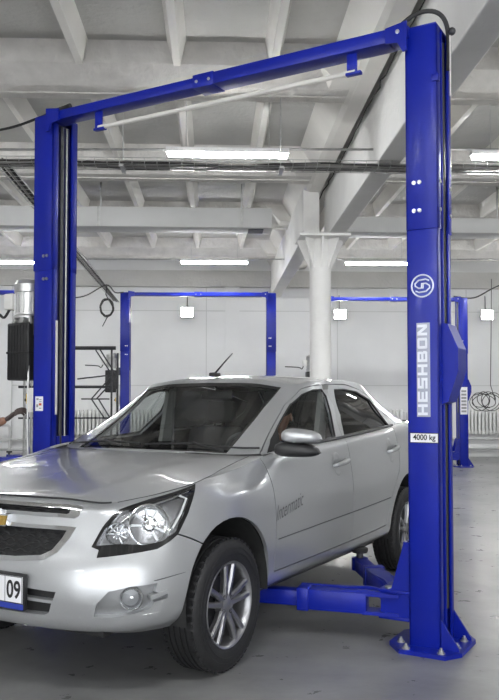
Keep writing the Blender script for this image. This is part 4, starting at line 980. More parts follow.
for sg, mir in (('left', False), ('right', True)):
    fd = surf_mesh(BODY, R['front_door'], 0, .02, mir); surf_mesh(GLASS, Gm['front_door'], 0, .025, mir, mb=fd)
    fd = build_s(fd, 'front_door', M['paint'], car)
    rd = surf_mesh(BODY, R['rear_door'], 0, .02, mir); surf_mesh(GLASS, Gm['rear_door'], 0, .025, mir, mb=rd)
    rd = build_s(rd, 'rear_door', M['paint'], car)
    build_s(surf_mesh(GLASS, Gm['wf'], -.014, 0, mir), 'window_glass', M['door_glass'], fd)['label'] = 'front side window'
    build_s(surf_mesh(GLASS, Gm['wr'], -.012, 0, mir), 'window_glass', M['tint_glass'], rd)['label'] = 'dark tinted rear side window'
    build_s(surf_mesh(BODY, R['fender'], 0, .02, mir), 'fender', M['paint'], car)
    # window seals, inside the openings
    for key, par in (('wf', fd), ('wr', rd)):
        P = C[key]; pts = []
        for k in range(len(P)):
            q = P[k]; w = GLASS.ev(q[0], min(q[1], .985))[0]-GLASS.nrm(q[0], min(q[1], .985))[0]*.006; pts.append((w[0]*(-1 if mir else 1), w[1], w[2]))
        MB().tube(pts, .007, 6, closed=True).build('window_seal', M['black'], par)
    # black moulding along the belt
    pts = []
    for a in np.linspace(GLASS.t[3]+.08, GLASS.t[9]+.02, 20):
        w = GLASS.ev(a, 1.0)[0]; pts.append((w[0]*(-1 if mir else 1), w[1], w[2]))
    MB().tube([(p[0]*1.004, p[1], p[2]) for p in pts[:11]], .010, 6).build('belt_moulding', M['black'], fd)
    MB().tube([(p[0]*1.004, p[1], p[2]) for p in pts[10:]], .010, 6).build('belt_moulding', M['black'], rd)
    # handles
    s = -1 if mir else 1
    for key, par in (('handF', fd), ('handR', rd)):
        u, v = C[key][0]
        def SP(du, dz, off): 
            vv = v-dz/BW; p = BODY.ev(u+du, vv)[0]+BODY.nrm(u+du, vv)[0]*off; return (p[0]*s, p[1], p[2])
        o = MB().tube([SP(-.085, -.004, -.004), SP(-.075, -.002, .022), SP(-.03, 0, .034), SP(.03, .003, .036), SP(.085, .006, .028), SP(.105, .008, -.002)], [.011, .014, .017, .018, .016, .012], 10, smooth=3)
        hh = o.build('door_handle', M['paint'], par)
        rim = MB(); disc = []
        for r_, of in ((.0, -.006), (.030, .001), (.037, .002), (.040, .0)):
            disc.append([SP(-.03+1.6*r_*cos(t), r_*1.0*sin(t), of+.001) for t in np.linspace(0, 2*pi, 25)[:-1]])
        V = []; F = []
        for ring in disc: V += ring
        for i in range(3):
            for k in range(24): F.append([i*24+k, i*24+(k+1) % 24, (i+1)*24+(k+1) % 24, (i+1)*24+k])
        MB().add(V, F).build('handle_cup', M['satin'] if False else M['paint'], par)
        if key == 'handF': MB().add([SP(.09+.008*cos(t), .006+.008*sin(t), .003) for t in np.linspace(0, 2*pi, 13)[:-1]], [list(range(12))]).build('key_cylinder', M['chrome'], par)
    # mirror: black base, silver cap
    def mcap(x0, x1, sc, z0, z1, yc):
        V = []; F = []; n = 20; m = 14
        for i in range(m+1):
            f = i/m; x = x0+(x1-x0)*f; e = (1-abs(2*f-1)**3.2)**.5 if 0 < i < m else .12
            ry = .075*sc*e; zl = z0+(1-e)*.03; zh = z1-(1-e)*.05-(.025*f if z1 > z0 else 0)
            for k in range(n):
                t = 2*pi*k/n; cy_ = cos(t); sz = sin(t)
                V.append((x*s, yc+.05*f+(abs(cy_)**.7)*(1 if cy_ > 0 else -1)*ry*(.55 if cy_ > 0 else 1), (zl+zh)/2+(abs(sz)**.7)*(1 if sz > 0 else -1)*(zh-zl)/2))
        for i in range(m):
            for k in range(n): F.append([i*n+k, i*n+(k+1) % n, (i+1)*n+(k+1) % n, (i+1)*n+k])
        F.append(list(range(n))); F.append([m*n+k for k in range(n)])
        return MB().add(V, F)
    if not mir: mc = mcap(.845, 1.055, 1.03, 1.068, 1.158, .515).build('side_mirror', M['satin'] if False else M['paint'], fd, smooth=60)
    if not mir: mcap(.80, 1.048, 1.0, .995, 1.085, .515).build('mirror_base', M['black'], fd, smooth=60)
    # triangular black sail at the window's foot
    q = [(.70, .98), (.674, .80), (.677, .62), (.78, .98)]
    V = [GLASS.ev(a, b)[0]+GLASS.nrm(a, b)[0]*.004 for a, b in q]; V = [(p[0]*s, p[1], p[2]) for p in V]
    MB().add(V, [(0, 1, 2, 3)]).build('mirror_sail', M['black'], fd)
    if not mir:
        u0, v0 = C['decal'][0]; u1, v1 = C['decal'][1]
        V, F = text_mesh('Intermatic', .1, 0, shear=.5, bold=-.0008)
        xs = [p[0] for p in V]; w = max(xs)-min(xs); mn = min(xs); uu = []; 
        A = np.array([(u0-.02+(p[0]-mn)/w*(.33), v0-.01+(-.035*(p[0]-mn)/w-p[1]*.80)/BW) for p in V])
        P = BODY.ev(A[:, 0], A[:, 1])+BODY.nrm(A[:, 0], A[:, 1])*.0025
        o = MB().add(P, F).build('script_decal', M['decal_grey'], fd, smooth=0); o['label'] = 'thin dark handwritten-style lettering'
        # small round side repeater lamp / antenna cap
        u, v = 1.72, .22; p = BODY.ev(u, v)[0]; n = BODY.nrm(u, v)[0]
for nm, key in (('front_bumper', 'front_bumper'), ('rear_bumper', 'rear_bumper')):
    o = build_s(surf_mesh(BODY, R[key], 0, .03, both=True), nm, M['paint'], car)
    if nm == 'front_bumper': bump = o
quarter = build_s(surf_mesh(BODY, R['rest'], 0, .02, both=True), 'body_side', M['paint'], car)
build_s(surf_mesh(BODY, R['crease'], -.005, 0, both=True), 'side_crease', M['trim'], car)
# dark backing behind the shut lines, lamps and grilles
bk = [f for k, v in R.items() if k not in ('arch',) for f in v]
build_s(surf_mesh(BODY, bk, -.032, 0, both=True), 'inner_shell', M['black'], car)
# roof with pillars
roof = surf_mesh(GLASS, Gm['rest'], 0, .03, both=True)
tr = GLASS.C[:, 0]
n = 14
L0 = [tuple(p) for p in tr]
nr = 60
tt = np.linspace(0, GLASS.U1, nr*2); edge = GLASS.ev(tt, np.zeros_like(tt)); 
# roof skin: rings shrinking from the edge to a spine, crowned
spine0, spine1 = 1.45, 2.2
rings = []
for k in range(13):
    f = k/12; ring = []
    for p in edge:
        sy = min(max(p[1], spine0), spine1); q = np.array([0, sy, 0]); x = p[0]*(1-f); y = p[1]+(sy-p[1])*f
        zc = 1.475 if True else 0
        # crown: rise smoothly from the edge height to the spine height
        zs = 1.478-.02*((sy-1.75)/.6)**2; z = p[2]+(zs-p[2])*(1-(1-f)**2.0)
        ring.append((x, y, z))
    rings.append(ring)
m_ = len(edge)
for sg in (1, -1):
    V = [(p[0]*sg, p[1], p[2]) for r_ in rings for p in r_]; F = []
    for k in range(12):
        for i in range(m_-1):
            q = [k*m_+i, k*m_+i+1, (k+1)*m_+i+1, (k+1)*m_+i]; F.append(q if sg > 0 else q[::-1])
    roof.add(V, F)
roof = build_s(roof, 'roof', M['paint'], car, smooth=50)
hl = MB()
for sg in (1, -1):
    V = [(p[0]*sg*.97, p[1], p[2]-.035) for r_ in rings for p in r_]; F = [[k*m_+i, k*m_+i+1, (k+1)*m_+i+1, (k+1)*m_+i] for k in range(12) for i in range(m_-1)]
    hl.add(V, F)
hl.build('headliner', M['light_trim'], car)
pil = [f for k in ('rest', 'front_door', 'rear_door') for f in Gm[k]]
build_s(surf_mesh(GLASS, pil, -.03, 0, both=True), 'pillar_trim', M['black'], car)
build_s(surf_mesh(GLASS, Gm['ws_in'], -.004, 0, both=True), 'windshield', M['ws_glass'], car)
build_s(surf_mesh(GLASS, Gm['ws_out'], -.002, .006, both=True), 'windshield_seal', M['gloss_black'], car)
build_s(surf_mesh(GLASS, Gm['rw'], -.004, 0, both=True), 'rear_window', M['tint_glass'], car)
# hood: a patch between the two crests; leading edge, cowl edge and centre line are splines
us = np.linspace(0, BODY.U1, 400); TR = BODY.ev(us, np.zeros_like(us))
hc = [i for i in range(len(us)) if us[i] <= C['s_front'][0][0]+.06]
edgeT = TR[hc]                                                       # runs from the nose centre round to the cowl corner
# centre spine of the hood
cy_ = [(-.665, .862), (-.60, .882), (-.45, .915), (-.2, .952), (.05, .982), (.25, 1.003), (.345, 1.010)]
ys = [p[0] for p in cy_]; zs_ = [p[1] for p in cy_]
cowl = [(0, .345, 1.010), (.35, .375, 1.004), (.60, .455, .996), (.72, .52, 1.0)]
def patch(mb, edge, f_end, zc, nx=26, crown=.5, inset=.006, rim=.02):
    """strips across the car at each edge point, from the edge inwards to x=0"""
def hood_z(x, y, xe, ze):
    zc_ = np.interp(y, ys, zs_) if y > ys[0] else zs_[0]
    t = min(abs(x)/max(xe, 1e-3), 1)
    z = zc_+(ze-zc_)*(t**2.2)
    # power-dome creases
    z += .010*math.exp(-((abs(x)-.50*(.8+.2*min(1, max(0, (y+.6)))))/.09)**2)*min(1, max(0, (y+.62)*4))*min(1, max(0, (.36-y)*6))
    return z
corner = int(np.argmin(abs(edgeT[:, 1]-(-.56))))
def hood_pt(u, v):
    """u 0..1 across (centre->side), v 0..1 nose->cowl"""
    # side boundary
    e = edgeT[corner:]; L = np.linspace(0, 1, len(e)); sx, sy, sz = [np.interp(v, L, e[:, k]) for k in range(3)]
    nb = edgeT[:corner+1]; Ln = np.linspace(0, 1, len(nb)); nx_, ny_, nz_ = [np.interp(u, Ln, nb[:, k]) for k in range(3)]
    cb = np.array(cowl); Lc = [0, .45, .8, 1]; cx_, cyy, cz_ = [np.interp(u, Lc, cb[:, k]) for k in range(3)]
    yc = ys[0]+(.345-ys[0])*v
    # transfinite blend in plan
    e0 = edgeT[corner]; e1 = edgeT[-1]
    X = (1-v)*nx_+v*cx_+(1-u)*0+u*sx-((1-u)*(1-v)*0+u*(1-v)*e0[0]+(1-u)*v*0+u*v*cb[-1][0])
    Y = (1-v)*ny_+v*cyy+(1-u)*yc+u*sy-((1-u)*(1-v)*ys[0]+u*(1-v)*e0[1]+(1-u)*v*.345+u*v*cb[-1][1])
    zC = np.interp(Y, ys, zs_)
    Z0 = (1-v)*nz_+v*cz_+(1-u)*np.interp(yc, ys, zs_)+u*sz-((1-u)*(1-v)*zs_[0]+u*(1-v)*e0[2]+(1-u)*v*zs_[-1]+u*v*cb[-1][2])
    bulge = .016*sin(pi*min(1, u))**1*(sin(pi*v)**.7) if 0 < v < 1 else 0
    cre = .007*math.exp(-((u-.66)/.10)**2)*(sin(pi*v)**.5 if 0 < v < 1 else 0)
    return np.array((X, Y, Z0+bulge+cre))
nu_, nv_ = 44, 50
hm_ = MB()
for sg in (1, -1):
    V = []; 
    for i in range(nu_):
        for j in range(nv_):
            u = i/(nu_-1); v = j/(nv_-1); p = hood_pt(u, .004+.99*v)
            if i == nu_-1: p = p*np.array([.9965, 1, 1])
            V.append((p[0]*sg, p[1]+.003*(j == 0), p[2]))
    F = [[i*nv_+j, (i+1)*nv_+j, (i+1)*nv_+j+1, i*nv_+j+1] for i in range(nu_-1) for j in range(nv_-1)]
    F = F if sg > 0 else [f[::-1] for f in F]
    hm_.add(V, F)
    V2 = []; F2 = []
    bd = [i*nv_ for i in range(nu_)]+[(nu_-1)*nv_+j for j in range(1, nv_)]
    for a, c in zip(bd[:-1], bd[1:]):
        o = len(V2); A_, B_ = V[a], V[c]; dn = (0, .006, -.022)
        V2 += [A_, B_, (B_[0]*.992, B_[1]+dn[1], B_[2]+dn[2]), (A_[0]*.992, A_[1]+dn[1], A_[2]+dn[2])]; F2.append([o, o+3, o+2, o+1] if sg > 0 else [o, o+1, o+2, o+3])
    hm_.add(V2, F2)
hood = build_s(hm_, 'hood', M['paint'], car, smooth=30)
# dark bay under the hood, closing the gap
b = MB()
for sg in (1, -1):
    V = []
    for i in range(12):
        for j in range(14):
            p = hood_pt(i/11, j/13); V.append((p[0]*sg*1.0, p[1]-.0+.01*(j == 0), p[2]-.016))
    b.add(V, [[i*14+j, (i+1)*14+j, (i+1)*14+j+1, i*14+j+1] for i in range(11) for j in range(13)])
b.build('engine_bay', M['black'], car)
# dark shut line round the hood
e0 = [(p[0], p[1]-.004, p[2]+.003) for p in edgeT[:corner+1]]; full = [(-p[0], p[1], p[2]) for p in e0[::-1]]+e0[1:]
MB().tube(full, .0042, 5).build('hood_gap', M['black'], car)
for s in (1, -1):
    l = []
    for u, v in ((1.0, .02), (1.0, .15), (1.0, .30), (.99, .42), (.975, .54), (.95, .64), (.92, .72), (.90, .80), (.89, .90), (.88, .985)):
        p = hood_pt(u, v); l.append((p[0]*s, p[1], p[2]-.0008))
    MB().tube(l, .003, 5, smooth=4).build('hood_gap', M['black'], car)
# cowl, wipers
b = MB()
for sg in (1, -1):
    V = []
    for k, (u) in enumerate(np.linspace(0, 1, 12)):
        p = hood_pt(u, .995); g2 = GLASS.ev(GLASS.t[3]*u*.985, .97)[0]
        V += [(p[0]*sg, p[1]-.02, p[2]-.014), (g2[0]*sg, g2[1]-.004, g2[2]-.003)]
    b.add(V, [[2*k, 2*k+2, 2*k+3, 2*k+1] for k in range(11)])
b.build('cowl', M['black'], car)
def onws(x, f, off=.014):
    """point on the windshield at lateral x, fraction f up"""
    a = np.interp(abs(x), GLASS.C[:4, 2, 0], GLASS.t[:4]); p = GLASS.ev(a, 1-f)[0]+GLASS.nrm(a, 1-f)[0]*off; return (math.copysign(p[0], x), p[1], p[2])
for xs0, xs1, piv in ((.62, .02, .50), (-.02, -.60, -.12)):
    w = MB().tube([onws(xs0-(xs0-xs1)*t, .075+.03*sin(pi*t), .012) for t in np.linspace(0, 1, 12)], .006, 6)
    w.tube([onws(piv, -.0+.02, .02), onws(piv-.12, .05, .03), onws((xs0+xs1)/2, .10, .022)], .007, 6)
    w.build('wiper', M['black'], car)
# trunk lid
dk = [i for i in range(len(us)) if TR[i][1] > 3.0 and us[i] > 3]
ed = TR[dk]; b = MB()
for sg in (1, -1):
    V = []; k = 14
    for p in ed:
        for i in range(k):
            f = i/(k-1); V.append((p[0]*f*sg, p[1], p[2]+.012*(1-f*f)))
    F = [[i*k+j, i*k+j+1, (i+1)*k+j+1, (i+1)*k+j] for i in range(len(ed)-1) for j in range(k-1)]
    b.add(V, F)
b.box(-.62, .62, 2.92, 3.06, 1.10, 1.135, .01)
b.build('trunk_lid', M['paint'], car, smooth=40)
# tail lamps
b = 0
for s in (1, -1):
    V = []
    for (u, v) in ((4.62, .10), (4.95, .10), (4.95, .34), (4.60, .36)):
        p = BODY.ev(u, v)[0]+BODY.nrm(u, v)[0]*.006; V.append((p[0]*s, p[1], p[2]))
    W_ = [(p[0]*.97, p[1]-.02, p[2]) for p in V]
    MB().add(V+W_, [(0, 1, 2, 3), (0, 4, 5, 1), (1, 5, 6, 2), (2, 6, 7, 3), (3, 7, 4, 0)]).build('tail_lamp', M['ink_red'], car)

HL = C['hl']
# ---- nose: grilles, emblem, plate, lamps
def on(u, v, off=0, s=1): 
    p = BODY.ev(u, v)[0]+BODY.nrm(u, v)[0]*off; return (p[0]*s, p[1], p[2])
for key, nm in (('ug', 'upper_grille'), ('lg', 'lower_grille')):
    g = build_s(surf_mesh(BODY, R[key+'_in'], -.030, 0, both=True), nm, M['black'], bump)
    rim_ = surf_mesh(BODY, R[key+'_out'], .006, .03, both=True)
    build_s(rim_, 'grille_frame', M['chrome'], bump)
    P = C[key+'_in']; vt = lambda u: np.interp(u, [p[0] for p in P[:len(P)//2]], [p[1] for p in P[:len(P)//2]])
    lo = P[len(P)//2:][::-1]; vb = lambda u: np.interp(u, [p[0] for p in lo], [p[1] for p in lo])
    umax = max(p[0] for p in P); rows = 2 if key == 'ug' else 6
    for r_ in range(rows):
        f = (r_+.5)/rows; o = MB()
        v0 = P[0][1]+(P[-1][1]-P[0][1])*f
        pts = []
        for u in np.linspace(0, umax-.012, 90):
            v = v0+.006*math.copysign(min(1, abs(sin(u*2*pi/.075))*1.6), sin(u*2*pi/.075+r_*pi))
            if u > 0.02 and not (vt(u)+.004 < v < vb(u)-.004): break
            pts.append((u, v))
        L_s = [on(u, v, -.014, -1) for u, v in pts[::-1]]+[on(u, v, -.014, 1) for u, v in pts[1:]]
        if len(L_s) > 4: MB().tube(L_s, .0042, 5).build('grille_bar', M['black'], g)
build_s(surf_mesh(BODY, R['intake'], -.028, 0, both=True), 'intake', M['black'], bump)
for s in (1, -1):
    for key in ('fog',):
        f = build_s(surf_mesh(BODY, R['fog'], -.026, 0, s < 0), 'fog_recess', M['recess'], bump)
    rmr = surf_mesh(BODY, R['fog'], 0, .026, s < 0)
    # only the rim: a bowl ring following the opening
    P = C['fog']; o = MB(); n = len(P)
    V = [on(p[0], p[1], 0, s) for p in P]+[on(p[0], p[1], -.027, s) for p in P]
    o.add(V, [[i, (i+1) % n, n+(i+1) % n, n+i] for i in range(n)]).build('recess_rim', M['paint'], bump)
    u, v = C['foglamp'][0]; c = Vector(on(u, v, -.018, s)); nn = BODY.nrm(u, v)[0]; nn = Vector((nn[0]*s*.55, nn[1], nn[2]*.2)).normalized()
    T = Matrix.Translation(c) @ nn.to_track_quat('Z', 'Y').to_matrix().to_4x4()
    T = T @ Matrix.Scale(.82, 4); o = MB().lathe([(.060, -.02), (.060, .014), (.054, .020), (.049, .014), (.047, -.0)], n=32, T=T); fl = o.build('fog_lamp', M['chrome'], bump)
    MB().lathe([(.047, -.002), (.035, -.022), (.012, -.032), (.0001, -.034)], n=24, T=T).build('reflector', M['bowl'], fl)
    MB().lathe([(.0001, .016), (.025, .0145), (.049, .010)], n=28, T=T).build('lens', M['lens'], fl)
    MB().lathe([(.0001, .0), (.010, -.002), (.012, -.015)], n=12, T=T).build('bulb', M['chrome'], fl)
    # little winglet beside the fog lamp
    q = [(u+.075, v-.012), (u+.165, v-.028), (u+.168, v-.012), (u+.08, v+.012)]
    V = [on(a, b_, .008, s) for a, b_ in q]; W_ = [on(a, b_, -.02, s) for a, b_ in q]
    MB().add(V+W_, [(0, 1, 2, 3), (0, 4, 5, 1), (1, 5, 6, 2), (2, 6, 7, 3), (3, 7, 4, 0)]).build('fog_winglet', M['paint'], bump)
    # headlight: black rim, silver bowl, two round reflectors, clear cover
    hr = build_s(surf_mesh(BODY, R['headlight_rim'], -.002, .03, s < 0), 'headlight', M['gloss_black'], car)
    build_s(surf_mesh(BODY, R['headlight_in'], -.026, 0, s < 0), 'lamp_bowl', M['bowl'], hr)
    P = C['headlight_inner']; n = len(P); V = [on(p[0], p[1], -.0, s) for p in P]+[on(p[0], p[1], -.027, s) for p in P]
    MB().add(V, [[i, (i+1) % n, n+(i+1) % n, n+i] for i in range(n)]).build('lamp_wall', M['chrome'], hr)
    build_s(surf_mesh(BODY, R['headlight_in'], .0015, 0, s < 0), 'lens', M['lens'], hr)
    for (u, v, r_, dp) in ((HL[0][0], HL[0][1], .088, .030), (HL[1][0], HL[1][1], .046, .020)):
        c = Vector(on(u, v, -.022, s)); nn = BODY.nrm(u, v)[0]; nn = Vector((nn[0]*s*.75, nn[1], nn[2]*.5)).normalized()
        T = Matrix.Translation(c) @ nn.to_track_quat('Z', 'Y').to_matrix().to_4x4()
        o = MB().lathe([(r_*1.06, -.004), (r_*1.06, .012), (r_, .014), (r_*.94, .008), (r_*.8, -.006), (r_*.5, -.006-dp*.2), (r_*.3, -.002)], n=36, T=T)
        o.build('reflector', M['chrome'], hr)
        o = MB()
        for k in range(9):
            t = 2*pi*k/9+.3; o.prism([(r_*.35*cos(t-.12), r_*.35*sin(t-.12)), (r_*.9*cos(t-.07), r_*.9*sin(t-.07)), (r_*.9*cos(t+.07), r_*.9*sin(t+.07)), (r_*.35*cos(t+.12), r_*.35*sin(t+.12))], 'z', -.006, .0, T)
        o.build('reflector_rib', M['satin'], hr, smooth=0)
        MB().lathe([(.0001, .018), (r_*.22, .014), (r_*.32, -.002)], n=20, T=T).build('bulb', M['chrome'], hr)
    pts = [(.63, .34), (.70, .24), (.78, .16), (.90, .11), (1.02, .06)]
    MB().tube([on(a, b_, -.016, s) for a, b_ in pts], .005, 6).build('indicator_strip', M['chrome'], hr)
    pts = [(.95, .10), (1.0, .16), (.97, .26), (.93, .34)]
    MB().tube([on(a, b_, -.014, s) for a, b_ in pts], .006, 6).build('indicator_strip', M['lamp_body'], hr)
    # bumper character lines beside the fog lamp
    for key, w in (('creaseA', .004), ('creaseB', .003)):
        MB().tube([on(a, b_, .0005, s) for a, b_ in C[key]], [.0008, w*.7, .0008], 6, smooth=4).build('bumper_crease', M['trim'] if key == 'creaseA' else M['paint'], bump)
# emblem: gold cross-shaped bar in a chrome frame
def bow(k, y0, y1, name, m):
    P = [(-.088, -.020), (-.076, .016), (-.030, .016), (-.026, .034), (.034, .034), (.028, .016), (.088, .016), (.076, -.020), (.030, -.020), (.026, -.036), (-.034, -.036), (-.028, -.020)]
    P = [(x*1.25+math.copysign(k, x)+.012, z*1.15+.001+math.copysign(k, z)) for x, z in P]
    T = Matrix.Translation((0, 0, .765)) 
    return MB().prism(P, 'y', y0, y1, T).build(name, m, bump, smooth=20)
bow(.006, -.752, -.715, 'emblem_frame', M['chrome']); bow(0, -.760, -.73, 'emblem', M['gold'])
# silver bar between the grilles is bumper paint; number plate with its holder
ph = MB().box(-0.234, 0.293, -0.8160, -.79, .400, .553, .004).build('plate_holder', M['black'], bump)
T = Matrix.Translation((0, 0, 0))
pp = MB().box(-0.228, 0.288, -0.8190, -0.8150, .430, .543, .001).build('number_plate', M['sticker'], bump, smooth=0)
def ptext(t, x, z, w, h, m, y=-0.8195, name='plate_characters', bold=.001):
    V, F = text_mesh(t, .1, .0004, bold=bold); xs = [p[0] for p in V]; zs2 = [p[1] for p in V]
    mw = max(xs)-min(xs); mh = max(zs2)-min(zs2); cx2 = (max(xs)+min(xs))/2; cz2 = (max(zs2)+min(zs2))/2
    V = [(x+(p[0]-cx2)*w/mw, y-p[2], z+(p[1]-cz2)*h/mh) for p in V]
    return MB().add(V, F).build(name, m, pp, smooth=0)
ptext('09', .237, .487, .082, .078, M['ink'], bold=.002)
o = MB().box(.185, .1875, -0.8197, -0.8190, .430, .543).box(-0.228, 0.288, -0.8197, -0.8190, .5405, .543).box(-0.228, 0.288, -0.8197, -0.8190, .430, .4325).box(.2855, .288, -0.8197, -0.8190, .430, .543)
o.build('plate_border', M['ink'], pp, smooth=0)
MB().box(-0.232, 0.292, -0.8185, -0.8150, .403, .427, .001).build('holder_strip', M['ink_blue'], pp, smooth=0)
ptext('AVTOCENTR KZ  AVTOCENTR', .0, .415, .46, .010, M['sticker'], y=-0.8190, name='strip_lettering', bold=0) if False else None
# antenna
b = MB().box(-.022, .022, 1.12, 1.21, 1.455, 1.482, .01); an = b.build('antenna_base', M['black'], car, smooth=40)
MB().tube([(0, 1.165, 1.475), (.0, 1.27, 1.545), (.0, 1.39, 1.62)], [.007, .005, .004], 8).build('antenna_rod', M['black'], an)

# ---- wheels
def wheel(x, y, s, first=None):
    R_, w = .3175, .195
    pr = [(.200, -.085), (.215, -.094), (.255, -.100), (.285, -.096), (.300, -.088), (.309, -.078)]
    def groove(c): return [(R_-.001, c-.006), (R_-.008, c-.004), (R_-.008, c+.004), (R_-.001, c+.006)]
    t = pr+[(.3155, -.068)]+groove(-.045)+groove(-.016)+groove(.016)+groove(.045)+[(.3155, .068), (.309, .078), (.300, .088), (.285, .096), (.255, .100), (.215, .094), (.200, .085), (.195, .08), (.195, -.08), (.200, -.085)]
    t = MB().lathe([(r, h*s) for r, h in t], axis='x', n=64, c=(x, y, R_))
    # tread blocks at the shoulders
    for k in range(56):
        a = 2*pi*k/56
        for q in (-1, 1):
            T = Matrix.Translation((x, y, R_)) @ Matrix.Rotation(a, 4, 'X'); t.box(q*.056, q*.080, -.0115, .0115, .300, .3168, 0, T) if q > 0 else t.box(-.080, -.056, -.0115, .0115, .300, .3168, 0, T)
    for rr in (.245, .27): t.tube([(x+s*.1005, y+rr*cos(a), R_+rr*sin(a)) for a in np.linspace(0, 2*pi, 49)[:-1]], .0012, 4, closed=True)
    ti = t.build('tire', M['tire'], car, smooth=40)
    xo = x+s*.088
    # rim barrel and lip
    MB().lathe([(.196, -.085*s), (.207, -.085*s), (.186, -.06*s), (.178, 0), (.186, .06*s), (.190, .082*s), (.199, .092*s), (.205, .094*s), (.207, .088*s)], axis='x', n=56, c=(x, y, R_)).build('rim_barrel', M['alloy'], ti)
    o = MB()
    def sp(a0, a1, r0, r1, w0, w1, x0, x1):
        """one spoke as a tapering bar between polar points"""
        p0 = Vector((0, r0*cos(a0), r0*sin(a0))); p1 = Vector((0, r1*cos(a1), r1*sin(a1))); d = (p1-p0).normalized(); nn = Vector((1, 0, 0)).cross(d)
        V = []
        for p, w_, xx in ((p0, w0, x0), ((p0+p1)/2, (w0+w1)/2, (x0+x1)/2+.004), (p1, w1, x1)):
            for (a, b_) in ((-w_, 0), (-w_*.55, .011), (w_*.55, .011), (w_, 0), (w_*.8, -.022), (-w_*.8, -.022)):
                q = p+nn*a; V.append((x+s*(xx+b_), y+q.y, R_+q.z))
        F = [[k*6+i, k*6+(i+1) % 6, (k+1)*6+(i+1) % 6, (k+1)*6+i] for k in range(2) for i in range(6)]+[[0, 1, 2, 3, 4, 5], [12, 13, 14, 15, 16, 17]]
        o.add(V, F)
    for k in range(5):
        a = 2*pi*k/5+.25
        for q in (-1, 1): sp(a+q*.30, a+q*.19, .040, .192, .016, .013, .066, .078)
        a2 = a+pi/5
    o.lathe([(.0001, .082*s), (.028, .082*s), (.034, .078*s), (.056, .074*s), (.060, .060*s), (.060, .04*s)], axis='x', n=30, c=(x, y, R_))
    o.build('alloy_rim', M['alloy'], ti, smooth=35)
    for k in range(4):
        a = 2*pi*k/4+.6; MB().lathe([(.0001, .070*s), (.009, .070*s), (.011, .076*s), (.011, .080*s)], axis='x', n=10, c=(x, y+.045*cos(a), R_+.045*sin(a))).build('wheel_bolt', M['black'], ti)
    MB().lathe([(.0001, .02*s), (.125, .02*s), (.125, .005*s), (.0001, .005*s)], axis='x', n=36, c=(x, y, R_)).build('brake_disc', M['dark_steel'], ti)
    MB().lathe([(.06, -.02*s), (.178, -.02*s)], axis='x', n=36, c=(x, y, R_)).build('wheel_back', M['black'], ti)
    return ti
for x, y, s in ((.737, 0, 1), (-.737, 0, -1), (.737, 2.62, 1), (-.737, 2.62, -1)): wheel(x, y, s)
# wheel housings, arch lips, underbody, sills
for s in (1, -1):
    for (yc, rr, x1, cz) in ((-.02, .374, .86, .36), (2.60, .386, .845, .36)):
        o = MB(); A_ = np.linspace(radians(-6), radians(189), 40)
        xs_ = (.50, x1-.02)
        V = [(xx*s, yc+rr*cos(a), cz+rr*sin(a)) for a in A_ for xx in xs_]; F = [[2*i, 2*i+1, 2*i+3, 2*i+2] for i in range(39)]
        V += [(.50*s, yc, cz)]; c_ = len(V)-1; F += [[2*i, 2*i+2, c_] for i in range(39)]
        o.add(V, F).build('wheel_arch_liner', M['liner'], car)
b = MB().prism([(-.55, .27), (.40, .27), (.45, .25), (2.15, .25), (2.2, .28), (3.45, .30), (3.45, .34), (-.62, .34)], 'x', -.49, .49)
b.box(-.74, .74, .44, 2.14, .275, .33, .01); b.box(-.6, .6, -.66, -.42, .29, .33, .01); b.box(-.6, .6, 3.02, 3.45, .29, .34, .01)
b.build('underbody', M['black'], car)
for s in (1, -1):
    b = MB()
    for y in (0, 2.62): b.tube([(.2*s, y+.02, .28), (.66*s, y, .30)], .022, 8)
    b.tube([(.62*s, .03, .35), (.56*s, .06, .66)], .028, 8).build('suspension', M['dark_steel'], car)
# ---- cabin
b = MB().box(-.70, .70, .45, 2.5, .34, .37, .01)
b.build('cabin_floor', M['trim'], car)
b = MB().prism([(.50, .70), (.50, .95), (.56, .985), (.80, .985), (.93, .955), (.96, .90), (.94, .70)], 'x', -.70, .70)
b.box(.20, .53, .78, .97, .94, 1.005, .02).box(-.16, .16, .92, .975, .72, .95, .01)
b.build('dashboard', M['cloth'], car, smooth=30)
T = Matrix.Translation((.37, 1.02, .93)) @ Matrix.Rotation(radians(-62), 4, 'X')
o = MB().tube([T @ Vector((.185*cos(t), .185*sin(t), 0)) for t in np.linspace(0, 2*pi, 37)[:-1]], .014, 8, closed=True)
for t in (0, pi, -pi/2): o.tube([T @ Vector((.05*cos(t), .05*sin(t), -.01)), T @ Vector((.18*cos(t), .18*sin(t), 0))], .014, 6)
o.lathe([(.0001, .02), (.05, .015), (.06, -.02)], n=16, T=T)
o.build('steering_wheel', M['trim'], car)
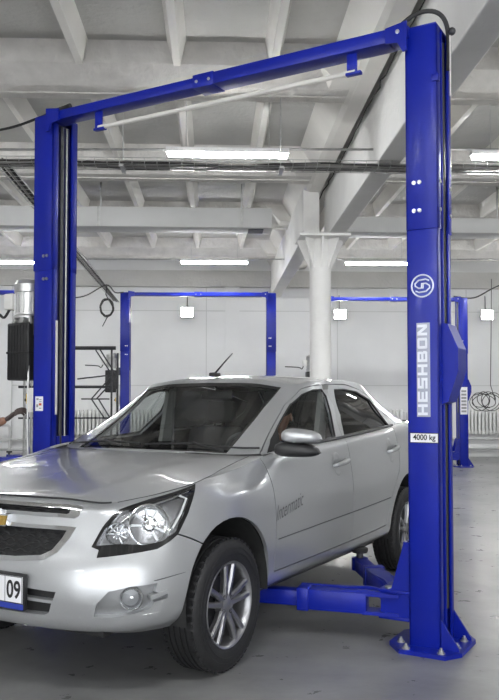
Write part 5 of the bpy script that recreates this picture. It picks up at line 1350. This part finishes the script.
def seat(x, y, w, nm):
    o = MB().box(x-w, x+w, y-.27, y+.23, .44, .60, .05)
    T = Matrix.Translation((x, y+.24, .52)) @ Matrix.Rotation(radians(-14), 4, 'X'); o.box(-w, w, -.06, .08, 0, .60, .05, T)
    for hx in ([0] if w < .4 else [-.38, .38]):
        o.box(hx-.12, hx+.12, -.03, .06, .63, .80, .035, T); o.tube([T @ Vector((hx-.05, .02, .55)), T @ Vector((hx-.05, .02, .68))], .006, 6).tube([T @ Vector((hx+.05, .02, .55)), T @ Vector((hx+.05, .02, .68))], .006, 6)
    o.build(nm, M['cloth'], car, smooth=40)
seat(.37, 1.42, .24, 'seat'); seat(-.37, 1.42, .24, 'seat'); seat(0, 2.28, .62, 'rear_seat')
MB().box(-.66, .66, 2.62, 3.05, 1.02, 1.05, .01).build('parcel_shelf', M['cloth'], car)
MB().box(-.12, .12, 1.18, 1.20, 1.30, 1.365, .015).tube([(0, 1.19, 1.36), (0, 1.17, 1.42)], .008, 6).build('rear_view_mirror', M['black'], car)
for s in (1, -1):
    # inner B-pillar with belt
    MB().prism([(1.40, 1.0), (1.52, 1.0), (1.58, 1.40), (1.50, 1.40)], 'x', .655*s-.02*s, .60*s, None).build('pillar_cover', M['light_trim'], car)
    MB().tube([(.60*s, 1.54, 1.36), (.58*s, 1.50, .75)], .012, 4).build('seat_belt', M['trim'], car)
# ================================================================ camera, light
cam = bpy.data.cameras.new('camera'); co = bpy.data.objects.new('camera', cam); COL.objects.link(co)
co.location = (0, 0, 1.30); co.rotation_euler = (pi/2+radians(2.1), 0, -PSI)
cam.sensor_fit = 'VERTICAL'; cam.sensor_height = 36; cam.lens = 800/700*36; cam.shift_y = (370.67-350)/700; cam.shift_x = 0.0 if True else 0
cam.clip_end = 100
bpy.context.scene.camera = co
# daylight through the open gate side behind the photographer
w = bpy.data.worlds.new('world'); bpy.context.scene.world = w; w.use_nodes = True
bg = w.node_tree.nodes['Background']; bg.inputs[0].default_value = (.93, .96, 1, 1); bg.inputs[1].default_value = 2.0
vs = bpy.context.scene.view_settings
vs.view_transform = 'Standard'; vs.look = 'None'; vs.exposure = 0.95; vs.gamma = 1; vs.use_curve_mapping = False
